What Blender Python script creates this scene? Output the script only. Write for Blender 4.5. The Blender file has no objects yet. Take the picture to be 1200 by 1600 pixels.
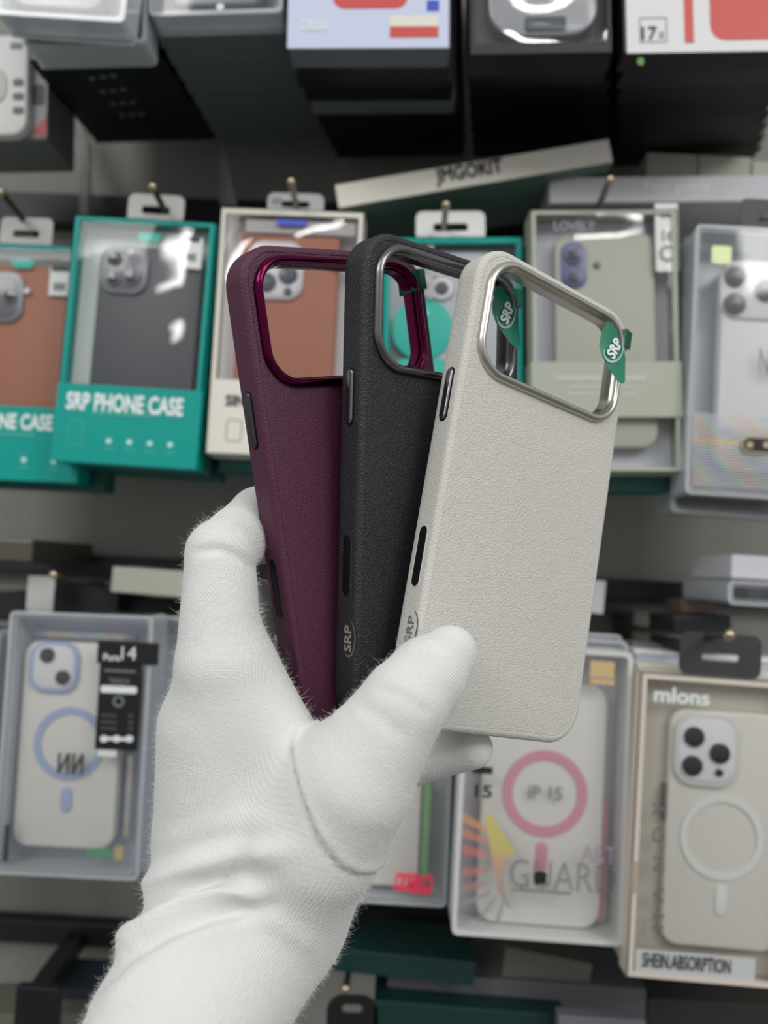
import bpy, bmesh, math, random
import numpy as np
from mathutils import Matrix, Vector

random.seed(7)
C = bpy.context.scene.collection

# ---------------------------------------------------------------- camera
FPX = 1250.0                                   # focal length in pixels of a 1200 x 1600 frame
PITCH, ROLL, YAW = math.radians(4.0), math.radians(2.6), math.radians(1.5)
CAM = Vector((0.0, 0.0, 1.5))
fw0 = Vector((0, math.cos(PITCH), math.sin(PITCH)))
up0 = Vector((0, -math.sin(PITCH), math.cos(PITCH)))
rt0 = Vector((1, 0, 0))
rt = rt0 * math.cos(ROLL) + up0 * math.sin(ROLL)
up = up0 * math.cos(ROLL) - rt0 * math.sin(ROLL)
RY = Matrix.Rotation(YAW, 3, 'Z')
rt, up, fw = RY @ rt, RY @ up, RY @ fw0
RWC = Matrix((rt, -up, fw)).transposed()       # columns: right, down, forward
cam_data = bpy.data.cameras.new('camera')
cam = bpy.data.objects.new('camera', cam_data)
C.objects.link(cam)
mc = Matrix((rt, up, -fw)).transposed().to_4x4()
mc.translation = CAM
cam.matrix_world = mc
cam_data.sensor_fit = 'VERTICAL'
cam_data.sensor_height = 24.0
cam_data.lens = FPX * 24.0 / 1600.0
cam_data.clip_start = 0.01
cam_data.dof.use_dof = True
cam_data.dof.focus_distance = 0.272
cam_data.dof.aperture_fstop = 5.4
bpy.context.scene.camera = cam

# ---------------------------------------------------------------- light
world = bpy.data.worlds.new('world')
bpy.context.scene.world = world
world.use_nodes = True
bg = world.node_tree.nodes['Background']
bg.inputs[1].default_value = 1.0
wn = world.node_tree.nodes; wl_ = world.node_tree.links
wtc = wn.new('ShaderNodeTexCoord'); wsx = wn.new('ShaderNodeSeparateXYZ'); wcr = wn.new('ShaderNodeValToRGB')
wmr = wn.new('ShaderNodeMapRange'); wmr.inputs['From Min'].default_value = -1.0
wel = wcr.color_ramp.elements                    # dim floor, grey shop, bright ceiling
wel[0].position = 0.25; wel[0].color = (0.17, 0.17, 0.17, 1)
wel[1].position = 0.9; wel[1].color = (0.50, 0.52, 0.53, 1)
we = wel.new(0.52); we.color = (0.50, 0.508, 0.512, 1)
wl_.new(wtc.outputs['Generated'], wsx.inputs[0]); wl_.new(wsx.outputs['Z'], wmr.inputs[0])
wl_.new(wmr.outputs[0], wcr.inputs[0]); wl_.new(wcr.outputs[0], bg.inputs[0])


def area(name, loc, target, sx, sy, power, col=(1, 0.995, 0.985)):
    d = bpy.data.lights.new(name, 'AREA')
    d.shape = 'RECTANGLE'; d.size = sx; d.size_y = sy; d.energy = power; d.color = col
    o = bpy.data.objects.new(name, d); C.objects.link(o)
    o.location = loc
    o.rotation_euler = (Vector(target) - Vector(loc)).to_track_quat('-Z', 'Y').to_euler()
    return o


def strip(loc, dx, dy, ln, w, power):
    o = area('ceiling_strip_light', loc, (loc[0], loc[1], 0), w, ln, power)
    o.rotation_euler = (0, 0, math.atan2(-dx, dy))


area('ceiling_panel_light', (-1.25, -1.35, 2.95), (-0.1, 0.5, 1.45), 0.9, 0.9, 17)
area('ceiling_panel_light', (1.45, -1.35, 2.95), (0.1, 0.5, 1.45), 0.9, 0.9, 20)
strip((0.3, -1.0, 2.95), 1.0, 0.2, 0.5, 0.08, 4)
strip((-1.08, -2.75, 2.95), -0.35, -1.15, 1.25, 0.07, 9)
strip((0.74, -2.0, 2.95), 1.0, 0.05, 0.42, 0.07, 4)
strip((-0.36, -2.2, 2.95), -0.8, -1.0, 0.5, 0.07, 4)
vs = bpy.context.scene.view_settings
vs.view_transform = 'Standard'
vs.look = 'None'
vs.exposure = 0.0
vs.gamma = 1.0
vs.use_curve_mapping = False


# ---------------------------------------------------------------- pixel helpers
def cp(px, py, d):                              # point at depth d (metres) along the view axis
    return CAM + RWC @ Vector(((px - 600) / FPX * d, (py - 800) / FPX * d, d))


def ray(px, py):
    return RWC @ Vector(((px - 600) / FPX, (py - 800) / FPX, 1.0))


def at(px, py, Y):                              # point on the plane y = Y
    r = ray(px, py)
    return CAM + r * ((Y - CAM.y) / r.y)


# ---------------------------------------------------------------- materials
def lin(c):
    return tuple(((v / 255) / 12.92 if v / 255 <= 0.04045 else ((v / 255 + 0.055) / 1.055) ** 2.4) for v in c)


MATS = {}


def mat(name, rgb, rough=0.5, metal=0.0, spec=0.5, coat=0.0, sheen=0.0, emit=None):
    if name in MATS:
        return MATS[name]
    m = bpy.data.materials.new(name); m.use_nodes = True
    b = m.node_tree.nodes['Principled BSDF']
    b.inputs['Base Color'].default_value = (*lin(rgb), 1)
    b.inputs['Roughness'].default_value = rough
    b.inputs['Metallic'].default_value = metal
    b.inputs['Specular IOR Level'].default_value = spec
    b.inputs['Coat Weight'].default_value = coat
    b.inputs['Coat Roughness'].default_value = 0.08
    if sheen:
        b.inputs['Sheen Weight'].default_value = sheen
        b.inputs['Sheen Roughness'].default_value = 0.5
    MATS[name] = m
    return m


def leather(name, rgb, rough=0.55, strength=0.35):
    m = mat(name, rgb, rough, spec=0.4)
    nt = m.node_tree; N = nt.nodes; L = nt.links
    tc = N.new('ShaderNodeTexCoord')
    mp = N.new('ShaderNodeMapping'); mp.inputs['Scale'].default_value = (620, 1080, 850)
    nz = N.new('ShaderNodeTexNoise'); nz.inputs['Scale'].default_value = 0.7; nz.inputs['Detail'].default_value = 2
    mx = N.new('ShaderNodeVectorMath'); mx.operation = 'MULTIPLY_ADD'
    mx.inputs[1].default_value = (1.1, 1.1, 1.1)
    vo = N.new('ShaderNodeTexVoronoi'); vo.feature = 'DISTANCE_TO_EDGE'; vo.inputs['Scale'].default_value = 1.0
    rp = N.new('ShaderNodeMapRange'); rp.inputs['From Max'].default_value = 0.28
    n2 = N.new('ShaderNodeTexNoise'); n2.inputs['Scale'].default_value = 2.2; n2.inputs['Detail'].default_value = 3
    ad = N.new('ShaderNodeMath'); ad.operation = 'MULTIPLY_ADD'; ad.inputs[1].default_value = 0.5
    bp = N.new('ShaderNodeBump'); bp.inputs['Strength'].default_value = strength; bp.inputs['Distance'].default_value = 0.00018
    L.new(tc.outputs['Object'], mp.inputs['Vector'])
    L.new(mp.outputs[0], nz.inputs['Vector'])
    L.new(nz.outputs['Color'], mx.inputs[0]); L.new(mp.outputs[0], mx.inputs[2])
    L.new(mx.outputs[0], vo.inputs['Vector']); L.new(mp.outputs[0], n2.inputs['Vector'])
    L.new(vo.outputs['Distance'], rp.inputs['Value'])
    L.new(n2.outputs['Fac'], ad.inputs[0]); L.new(rp.outputs[0], ad.inputs[2])
    L.new(ad.outputs[0], bp.inputs['Height'])
    L.new(bp.outputs[0], N['Principled BSDF'].inputs['Normal'])
    return m


def clear(name, tint=(1, 1, 1), gloss=1.0, rough=0.04, haze=0.0, wob=0.0, hazecol=(0.8, 0.83, 0.86)):
    m = bpy.data.materials.new(name); m.use_nodes = True
    nt = m.node_tree; N = nt.nodes; L = nt.links
    for n in list(N):
        N.remove(n)
    out = N.new('ShaderNodeOutputMaterial')
    tr = N.new('ShaderNodeBsdfTransparent'); tr.inputs[0].default_value = (*tint, 1)
    gl = N.new('ShaderNodeBsdfGlossy'); gl.inputs['Roughness'].default_value = rough
    df = N.new('ShaderNodeBsdfDiffuse'); df.inputs[0].default_value = (*hazecol, 1)
    fr = N.new('ShaderNodeLayerWeight'); fr.inputs['Blend'].default_value = 0.5     # two-sided Schlick reflectance
    pw = N.new('ShaderNodeMath'); pw.operation = 'POWER'; pw.inputs[1].default_value = 5.0
    sc = N.new('ShaderNodeMath'); sc.operation = 'MULTIPLY_ADD'; sc.inputs[1].default_value = 0.95; sc.inputs[2].default_value = 0.045
    L.new(fr.outputs['Facing'], pw.inputs[0]); L.new(pw.outputs[0], sc.inputs[0])
    mu = N.new('ShaderNodeMath'); mu.operation = 'MULTIPLY'; mu.inputs[1].default_value = gloss; mu.use_clamp = True
    m1 = N.new('ShaderNodeMixShader'); m1.inputs[0].default_value = haze
    m2 = N.new('ShaderNodeMixShader')
    L.new(tr.outputs[0], m1.inputs[1]); L.new(df.outputs[0], m1.inputs[2])
    L.new(sc.outputs[0], mu.inputs[0]); L.new(mu.outputs[0], m2.inputs[0])
    L.new(m1.outputs[0], m2.inputs[1]); L.new(gl.outputs[0], m2.inputs[2])
    if wob:
        tc = N.new('ShaderNodeTexCoord')
        nz = N.new('ShaderNodeTexNoise'); nz.inputs['Scale'].default_value = 14; nz.inputs['Detail'].default_value = 1
        bp = N.new('ShaderNodeBump'); bp.inputs['Strength'].default_value = wob; bp.inputs['Distance'].default_value = 0.01
        L.new(tc.outputs['Object'], nz.inputs['Vector']); L.new(nz.outputs['Fac'], bp.inputs['Height'])
        L.new(bp.outputs[0], gl.inputs['Normal']); L.new(bp.outputs[0], fr.inputs['Normal'])
    L.new(m2.outputs[0], out.inputs[0])
    return m


def holo(name, base=(150, 155, 165), s=30.0, pale=0.0, warm=False):
    """rainbow foil: colour of the print runs through the spectrum"""
    m = mat(name, base, 0.25, 0.6)
    nt = m.node_tree; N = nt.nodes; L = nt.links
    tc = N.new('ShaderNodeTexCoord'); wv = N.new('ShaderNodeTexWave')
    wv.bands_direction = 'DIAGONAL'; wv.inputs['Scale'].default_value = s; wv.inputs['Distortion'].default_value = 3
    cr = N.new('ShaderNodeValToRGB')
    els = cr.color_ramp.elements
    els[0].color = (0.9, 0.35, 0.4, 1); els[1].position = 1.0; els[1].color = (0.45, 0.4, 0.85, 1)
    for p, c in ((0.25, (0.95, 0.75, 0.2, 1)), (0.5, (0.45, 0.8, 0.45, 1)), (0.75, (0.35, 0.7, 0.85, 1))):
        e = els.new(p); e.color = c
    if warm:
        for e, c in zip(els, ((0.9, 0.5, 0.3), (0.95, 0.75, 0.25), (0.8, 0.85, 0.35), (0.95, 0.65, 0.3), (0.85, 0.55, 0.5))):
            e.color = (*c, 1)
    for e in els:
        e.color = tuple(v + (0.62 - v) * pale for v in e.color[:3]) + (1,)
    L.new(tc.outputs['Object'], wv.inputs['Vector']); L.new(wv.outputs['Fac'], cr.inputs[0])
    L.new(cr.outputs[0], N['Principled BSDF'].inputs['Base Color'])
    return m


TEAL = mat('teal card', (4, 158, 147), 0.4, spec=.25)
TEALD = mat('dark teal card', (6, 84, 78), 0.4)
TEALSHADE = mat('shaded teal card', (5, 48, 46), 0.45)  # teal darkened to carry the shade of the bottom row
CREAM = mat('cream card', (232, 227, 214), 0.5)
SAGE = mat('sage card', (176, 180, 164), 0.55)
WHITE = mat('white card', (232, 232, 228), 0.5)
PAPER = mat('pale tray', (224, 228, 224), 0.55)
BLACK = mat('black card', (14, 14, 16), 0.45)
NAVY = mat('blue black card', (17, 18, 24), 0.4)
GREYC = mat('slate card', (112, 117, 121), 0.5)
MIDGREY = mat('grey card', (128, 128, 132), 0.5)
LAV = mat('pale lilac card', (206, 203, 208), 0.5)
INKW = mat('white ink', (240, 245, 243), 0.5)
INKK = mat('black ink', (32, 32, 34), 0.5)
INKG = mat('grey ink', (128, 130, 134), 0.5)
RED = mat('coral red ink', (205, 76, 68), 0.45)
CRIM = mat('crimson ink', (170, 24, 44), 0.45)
BLUE = mat('blue ink', (52, 84, 200), 0.45)
STEEL = mat('hook steel', (150, 148, 140), 0.28, 1.0)
BRASS = mat('hook brass', (196, 180, 152), 0.3, 1.0)
DSTEEL = mat('dark hook steel', (70, 72, 66), 0.35, 0.8)
LENS = mat('lens black', (22, 22, 27), 0.12, coat=0.6)
LENSB = mat('lens slate', (72, 76, 86), 0.2)
BROWN = mat('brown leather panel', (158, 98, 72), 0.55)
CHAR = mat('charcoal panel', (64, 65, 70), 0.45)
SILV = mat('camera silver', (188, 190, 194), 0.35, 0.3)
SMOKE = mat('smoked camera trim', (118, 119, 124), 0.3, 0.3)
PLATE = mat('pale camera plate', (216, 214, 216), 0.4)
CLRW = mat('frosted white panel', (218, 216, 209), 0.45)
TEALF = mat('teal disc', (20, 178, 160), 0.45)
PINK = mat('pink ring', (212, 146, 160), 0.5)
BLUER = mat('blue grey ring', (160, 176, 208), 0.5)
WRING = mat('white ring', (216, 216, 212), 0.45)
SMOKEB = mat('smoke grey backing', (128, 130, 132), 0.4, 0.1)
BACKC = mat('blue grey backing', (178, 185, 197), 0.4, 0.1)
SILB = mat('silver backing', (214, 211, 219), 0.4, 0.1)
TANB = mat('warm grey backing', (186, 180, 167), 0.5)
BLUELENS = mat('blue grey camera', (92, 98, 132), 0.3)
HOLO = holo('rainbow foil', s=22)
HOLOP = holo('pale rainbow foil', s=16, pale=.72)
HOLOW = holo('warm rainbow foil', s=60, warm=True)
GHOST = clear('see-through grey ink', gloss=.6, haze=.34, hazecol=(.2, .2, .22))
NEON = mat('neon red ink', (255, 60, 90), 0.4)
GREENE = mat('green edge', (120, 168, 112), 0.4)
WALLM = mat('wall grey', (92, 92, 88), 0.7)
RAILM = mat('rail black', (22, 22, 23), 0.5)
PANE = clear('clear window', gloss=0.9, wob=0.25)
PANE2 = clear('clear flat window', gloss=0.8, wob=0.08)
ACRYL = clear('clear acrylic', tint=(1, 1, 1), gloss=0.9, haze=0.015)
EDGE = clear('acrylic edge', tint=(0.93, 0.95, 0.97), gloss=1.6, rough=0.15, haze=0.5, hazecol=(0.8, 0.83, 0.86))
FILM = clear('milky plastic film', tint=(0.95, 0.95, 0.95), gloss=1.0, rough=0.3, haze=0.55, hazecol=(0.62, 0.62, 0.6))


# ---------------------------------------------------------------- object helpers
def tag(o, label, cat, group=None, kind=None):
    if label: o['label'] = label
    if cat: o['category'] = cat
    if group: o['group'] = group
    if kind: o['kind'] = kind
    return o


def empty(name, M, label=None, cat=None, group=None):
    o = bpy.data.objects.new(name, None); C.objects.link(o)
    o.empty_display_size = 0.01
    o.matrix_world = M
    return tag(o, label, cat, group)


def link(name, bm, m, parent=None, smooth=False, M=None):
    bmesh.ops.recalc_face_normals(bm, faces=bm.faces)
    me = bpy.data.meshes.new(name); bm.to_mesh(me); bm.free()
    if m is not None: me.materials.append(m)
    if smooth:
        for p in me.polygons: p.use_smooth = True
        try:
            me.set_sharp_from_angle(angle=math.radians(38))
        except Exception:
            pass
    o = bpy.data.objects.new(name, me); C.objects.link(o)
    if parent is not None: o.parent = parent
    if M is not None:
        o.matrix_local = M
    return o


def rr(w, h, r, n=7, cx=0.0, cy=0.0):
    r = max(1e-6, min(r, w / 2, h / 2))
    pts = []
    for k, (sx, sy) in enumerate(((1, 1), (-1, 1), (-1, -1), (1, -1))):
        a0 = k * math.pi / 2
        for i in range(n + 1):
            a = a0 + (math.pi / 2) * i / n
            pts.append((cx + sx * (w / 2 - r) + r * math.cos(a), cy + sy * (h / 2 - r) + r * math.sin(a)))
    return pts


def circ(r, n=28, cx=0.0, cy=0.0):
    return [(cx + r * math.cos(2 * math.pi * i / n), cy + r * math.sin(2 * math.pi * i / n)) for i in range(n)]


def inset(loop, d):
    n = len(loop); out = []
    for i in range(n):
        a, b, c = Vector(loop[i - 1]), Vector(loop[i]), Vector(loop[(i + 1) % n])
        e1 = (b - a); e2 = (c - b)
        e1 = e1.normalized() if e1.length > 1e-9 else e2.normalized()
        e2 = e2.normalized() if e2.length > 1e-9 else e1
        nn = Vector((-e1.y - e2.y, e1.x + e2.x))
        nn = nn.normalized() if nn.length > 1e-9 else Vector((-e1.y, e1.x))
        k = max(0.4, nn.dot(Vector((-e1.y, e1.x))))
        out.append(tuple(b + nn * (d / k)))
    return out


def loft(bm, loops, wrap=False, cap0=False, cap1=False):
    V = [[bm.verts.new(p) for p in lp] for lp in loops]
    n = len(V[0])
    pairs = list(zip(V[:-1], V[1:])) + ([(V[-1], V[0])] if wrap else [])
    for a, b in pairs:
        for i in range(n):
            j = (i + 1) % n
            bm.faces.new((a[i], a[j], b[j], b[i]))
    if cap0: bm.faces.new(V[0])
    if cap1: bm.faces.new(V[-1])
    return V


def prism(loop, y0, y1, bev=0.0, bm=None):
    """loop in the x-z plane, extruded from y0 (front) to y1 (back), rounded front rim"""
    bm = bm or bmesh.new()
    lps = []
    if bev > 0:
        for t in (0, 0.35, 0.7, 1.0):
            a = t * math.pi / 2
            q = inset(loop, bev * (1 - math.sin(a)))
            lps.append([(x, y0 + bev * (1 - math.cos(a)), z) for x, z in q])
    else:
        lps.append([(x, y0, z) for x, z in loop])
    lps.append([(x, y1, z) for x, z in loop])
    loft(bm, lps, cap0=True, cap1=True)
    return bm


def framep(outer, inner, y0, y1, bm=None):
    bm = bm or bmesh.new()
    loft(bm, [[(x, y0, z) for x, z in outer], [(x, y1, z) for x, z in outer],
              [(x, y1, z) for x, z in inner], [(x, y0, z) for x, z in inner]], wrap=True)
    return bm


def boxb(x0, x1, y0, y1, z0, z1, bev=0.0, bm=None):
    bm = bm or bmesh.new()
    g = bmesh.ops.create_cube(bm, size=1.0)
    for v in g['verts']:
        v.co = Vector((x0 + (v.co.x + .5) * (x1 - x0), y0 + (v.co.y + .5) * (y1 - y0), z0 + (v.co.z + .5) * (z1 - z0)))
    if bev:
        es = list({e for v in g['verts'] for e in v.link_edges})
        bmesh.ops.bevel(bm, geom=es, offset=bev, segments=2, affect='EDGES', profile=0.5)
    return bm


def tube(bm, pts, r, n=10, caps=True):
    pts = [Vector(p) for p in pts]
    rs = r if isinstance(r, (list, tuple)) else [r] * len(pts)
    loops = []
    t0 = (pts[1] - pts[0]).normalized()
    a = t0.orthogonal().normalized()
    for i, p in enumerate(pts):
        t = (pts[min(i + 1, len(pts) - 1)] - pts[max(i - 1, 0)]).normalized()
        a = (a - t * a.dot(t)).normalized()
        b = t.cross(a)
        loops.append([p + (a * math.cos(2 * math.pi * k / n) + b * math.sin(2 * math.pi * k / n)) * rs[i] for k in range(n)])
    loft(bm, loops, cap0=caps, cap1=caps)
    return bm


def text(name, s, size, m, parent, M, depth=0.00012, bold=0.0, width=None, height=None):
    """lettering as real raised ink; M maps the text plane (x right, y up, z out) to the parent"""
    cu = bpy.data.curves.new(name, 'FONT')
    cu.body = s; cu.size = 1.0; cu.extrude = 0.0
    cu.align_x = 'CENTER'; cu.align_y = 'CENTER'; cu.resolution_u = 3
    tmp = bpy.data.objects.new(name + '_tmp', cu); C.objects.link(tmp)
    dg = bpy.context.evaluated_depsgraph_get(); dg.update()
    me = bpy.data.meshes.new_from_object(tmp.evaluated_get(dg))
    bpy.data.objects.remove(tmp); bpy.data.curves.remove(cu)
    co = np.array([v.co[:] for v in me.vertices])
    lo, hi = co.min(0), co.max(0)
    sx = sy = size
    if width: sx = width / (hi[0] - lo[0])
    if height: sy = height / (hi[1] - lo[1])
    if width and not height: sy = sx
    for v in me.vertices:
        v.co = ((v.co.x - (lo[0] + hi[0]) / 2) * sx, (v.co.y - (lo[1] + hi[1]) / 2) * sy, depth)
    bm = bmesh.new(); bm.from_mesh(me)
    if bold > 0:                                  # heavier strokes
        bx = bold * sx; by = bold * sy
        for k in range(8):
            n0 = len(bm.verts)
            bm.from_mesh(me); bm.verts.ensure_lookup_table()
            for v in bm.verts[n0:]:
                v.co.x += bx * math.cos(k * math.pi / 4); v.co.y += by * math.sin(k * math.pi / 4); v.co.z -= .000006 * (k + 1)
    bpy.data.meshes.remove(me)
    fs = bm.faces[:]
    r = bmesh.ops.extrude_face_region(bm, geom=fs)
    for e in r['geom']:
        if isinstance(e, bmesh.types.BMVert): e.co.z -= depth * .4
    return link(name, bm, m, parent, M=M)


FRONT = Matrix(((1, 0, 0, 0), (0, 0, -1, 0), (0, 1, 0, 0), (0, 0, 0, 1)))   # text plane -> x-z plane facing -y


def tfront(x, y, z, rot=0.0):
    return Matrix.Translation((x, y, z)) @ FRONT @ Matrix.Rotation(rot, 4, 'Z')


# ---------------------------------------------------------------- the wall
bm = boxb(-1.2, 1.2, 0.74, 0.77, 0.0, 2.5)
wl = link('wall_back', bm, WALLM); wl['kind'] = 'structure'
nt = WALLM.node_tree
tcw = nt.nodes.new('ShaderNodeTexCoord'); nzw = nt.nodes.new('ShaderNodeTexNoise'); nzw.inputs['Scale'].default_value = 120
crw = nt.nodes.new('ShaderNodeMixRGB'); crw.inputs[1].default_value = (*lin((134, 134, 127)), 1); crw.inputs[2].default_value = (*lin((146, 146, 138)), 1)
nt.links.new(tcw.outputs['Object'], nzw.inputs['Vector']); nt.links.new(nzw.outputs['Fac'], crw.inputs[0])
nt.links.new(crw.outputs[0], nt.nodes['Principled BSDF'].inputs['Base Color'])


fl = link('floor', boxb(-2.5, 2.5, -3.5, 0.77, -0.02, 0.0), mat('shop floor', (120, 120, 118), .5)); fl['kind'] = 'structure'


def rail(py, label, th=0.014):
    p = at(600, py, 0.735)
    o = link('hook_rail', boxb(-0.95, 0.95, 0.722, 0.7395, p.z - th / 2, p.z + th / 2, 0.002), RAILM)
    tag(o, label, 'rail', 'black hook rails on the wall')


rail(352, 'black horizontal hook rail behind the middle row of boxes', 0.03)
rail(905, 'black horizontal hook rail above the lower row of boxes', 0.02)
rail(1478, 'black horizontal hook rail along the bottom of the photo', 0.02)


# ---------------------------------------------------------------- boxes
class Box:
    """root frame: x right, y towards the wall, z up; origin at the bottom of the front face"""

    def __init__(s, name, quad, Y, label, cat='box', group=None, h=None, T=0.026):
        if len(quad) == 4:
            TL, TR, BR, BL = [at(*q, Y) for q in quad]
            w = ((TR - TL).length + (BR - BL).length) / 2
            s.h = ((TL - BL).length + (TR - BR).length) / 2
            upv = ((TL - BL) + (TR - BR)).normalized()
            xv = ((TR - TL) + (BR - BL)).normalized()
            c = (TL + TR + BR + BL) / 4
            xv2 = Vector((upv.z, 0, -upv.x))
            xa = (xv + xv2).normalized()
            za = Vector((-xa.z, 0, xa.x))
            base = c - za * (s.h / 2)
        else:
            BL, BR = [at(*q, Y) for q in quad]
            w = (BR - BL).length; s.h = h
            xa = (BR - BL).normalized(); za = Vector((-xa.z, 0, xa.x)); base = (BL + BR) / 2
        s.w = w; s.T = T
        ya = Vector((0, 1, 0))
        s.M = Matrix((xa, ya, za)).transposed().to_4x4(); s.M.translation = base
        s.inv = s.M.inverted()
        s.root = empty(name, s.M, label, cat, group)

    def loc(s, px, py, y=0.0):
        o = s.inv @ CAM; d = s.inv.to_3x3() @ ray(px, py)
        p = o + d * ((y - o.y) / d.y)
        return p.x, p.z

    def rect(s, px0, py0, px1, py1, y=0.0):
        """centre and size of a pixel rectangle laid on the plane y"""
        a = s.loc(px0, (py0 + py1) / 2, y); b = s.loc(px1, (py0 + py1) / 2, y)
        c = s.loc((px0 + px1) / 2, py0, y); d = s.loc((px0 + px1) / 2, py1, y)
        return (a[0] + b[0]) / 2, (c[1] + d[1]) / 2, abs(b[0] - a[0]), abs(c[1] - d[1])


def r4(x0, x1, z0, z1):
    return [(x1, z1), (x0, z1), (x0, z0), (x1, z0)]


def carton(b, m, win=None, tray=PAPER, pane=PANE, lip=0.003, part='carton'):
    """folded card box; win = window (x0,x1,z0,z1) cut in the front"""
    w, h, T = b.w, b.h, b.T
    t = 0.0008
    if win is None:
        link(part, boxb(-w / 2, w / 2, 0, T, 0, h, 0.0008), m, b.root)
        return
    bm = framep(r4(-w / 2, w / 2, 0, h), r4(*win), 0, t)
    boxb(-w / 2, -w / 2 + t, 0, T, 0, h, bm=bm); boxb(w / 2 - t, w / 2, 0, T, 0, h, bm=bm)
    boxb(-w / 2, w / 2, 0, T, 0, t, bm=bm); boxb(-w / 2, w / 2, 0, T, h - t, h, bm=bm)
    boxb(-w / 2, w / 2, T - t, T, 0, h, bm=bm)
    link(part, bm, m, b.root)
    if tray:
        link('tray', boxb(-w / 2 + .002, w / 2 - .002, T * .68, T * .68 + .001, .002, h - .002), tray, b.root)
    # bowed clear film in the window
    bm = bmesh.new(); n = 10
    x0, x1, z0, z1 = win
    V = [[bm.verts.new((x0 + (x1 - x0) * i / n, 0.0014 - 0.0012 * (1 - (2 * i / n - 1) ** 2), z0 + (z1 - z0) * k / n)) for i in range(n + 1)] for k in range(n + 1)]
    for k in range(n):
        for i in range(n):
            bm.faces.new((V[k][i], V[k][i + 1], V[k + 1][i + 1], V[k + 1][i]))
    link('window_film', bm, pane, b.root, True)


def acrylic(b, back=BACKC, fr=0.0022, edge=EDGE, inner=True):
    w, h, T = b.w, b.h, b.T
    link('front_cover', prism(rr(w - .002, h - .002, .003, 3, 0, h / 2), 0.0, 0.0008), ACRYL, b.root)
    bm = framep(rr(w, h, .004, 4, 0, h / 2), rr(w - 2 * fr, h - 2 * fr, .003, 4, 0, h / 2), -.0006, T)
    link('rim', bm, edge, b.root)
    if inner:
      bm = framep(rr(w - 2 * fr - .002, h - 2 * fr - .002, .003, 4, 0, h / 2), rr(w - 2 * fr - .0036, h - 2 * fr - .0036, .003, 4, 0, h / 2), .001, T * .7)
      link('inner_wall', bm, edge, b.root)
    link('backing', boxb(-w / 2 + fr, w / 2 - fr, T - .002, T - .0005, fr, h - fr), back, b.root)


def tab(b, px0, py0, px1, py1, m=WHITE, y=0.004, slot=True):
    cx, cz, w, h = b.rect(px0, py0, px1, py1, y)
    z0 = b.h - 0.001
    z1 = cz + h / 2
    outer = rr(w, z1 - z0, 0.005, 4, cx, (z0 + z1) / 2)
    inner = rr(w * .5, min(.006, (z1 - z0) * .3), .002, 4, cx, z0 + (z1 - z0) * .45)
    link('hang_tab', framep(outer, inner, y, y + .0008), m, b.root)


def patch(b, name, px0, py0, px1, py1, m, y=-0.0002, r=0.0, th=0.0002, bev=0.0):
    cx, cz, w, h = b.rect(px0, py0, px1, py1, y)
    lp = rr(w, h, r, 5, cx, cz) if r else r4(cx - w / 2, cx + w / 2, cz - h / 2, cz + h / 2)
    return link(name, prism(lp, y, y + th, bev), m, b.root)


def btext(b, s, px0, py0, px1, py1, m, y=-0.0003, bold=0.02, name='lettering', rot=0.0):
    cx, cz, w, h = b.rect(px0, py0, px1, py1, y)
    if rot:
        return text(name, s, 0.01, m, b.root, tfront(cx, y, cz, rot), bold=bold, width=h, height=w)
    return text(name, s, 0.01, m, b.root, tfront(cx, y, cz), bold=bold, width=w, height=h)


class Case:
    """a phone case lying inside a box, a thing of its own"""

    def __init__(s, b, px0, py0, px1, py1, y, label, m, r=0.011, T=0.009, group='phone cases inside the display boxes', bev=0.002):
        cx, cz, w, h = b.rect(px0, py0, px1, py1, y)
        s.b, s.y = b, y
        s.M = b.M @ Matrix.Translation((cx, y, cz - h / 2))
        s.off = (cx, cz - h / 2)
        s.root = empty('phone_case', s.M, label, 'phone case', group)
        link('back_panel', prism(rr(w, h, r, 8, 0, h / 2), 0, T, bev), m, s.root, True)

    def shape(s, name, kind, px0, py0, px1, py1, m, out=0.001, th=0.003, r=None, hole=None, bev=0.0006, parent=None):
        cx, cz, w, h = s.b.rect(px0, py0, px1, py1, s.y - out)
        cx -= s.off[0]; cz -= s.off[1]
        p = parent or s.root
        if kind == 'rr':
            return link(name, prism(rr(w, h, r if r else min(w, h) * .3, 6, cx, cz), -out, -out + th, bev), m, p, True)
        if kind == 'c':
            q = (w + h) / 2
            return link(name, prism(circ(q / 2, 24, cx, cz), -out, -out + th, bev), m, p, True)
        if kind == 'ring':
            return link(name, framep(circ(w / 2, 40, cx, cz), circ(w / 2 - hole, 40, cx, cz), -out, -out + th), m, p, True)
        if kind == 'rrring':
            return link(name, framep(rr(w, h, r, 6, cx, cz), rr(w - 2 * hole, h - 2 * hole, r - hole, 6, cx, cz), -out, -out + th), m, p, True)


def hook(px, py, Y, label, base=(0, -18), m=STEEL, r=0.0024, tip=BRASS):
    """wire peg from the rail to the front with a ball tip"""
    p = at(px, py, Y)
    q = Vector((p.x, 0.7385, p.z - 0.012))
    o = empty('display_hook', Matrix.Translation(q), label, 'hook', 'wire hooks on the wall')
    d = p - q
    link('wire', tube(bmesh.new(), [(0, 0, 0), (0, d.y * .35, d.z * .2), (0, d.y * .8, d.z * .55), (d.x, d.y, d.z)], r), m, o, True)
    bm = bmesh.new(); bmesh.ops.create_uvsphere(bm, u_segments=14, v_segments=10, radius=r * 1.35, matrix=Matrix.Translation(d))
    link('ball_tip', bm, tip, o, True)
    link('base_plate', boxb(-.009, .009, -.004, 0, -.013, .013, .001), DSTEEL, o)
    return o


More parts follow.
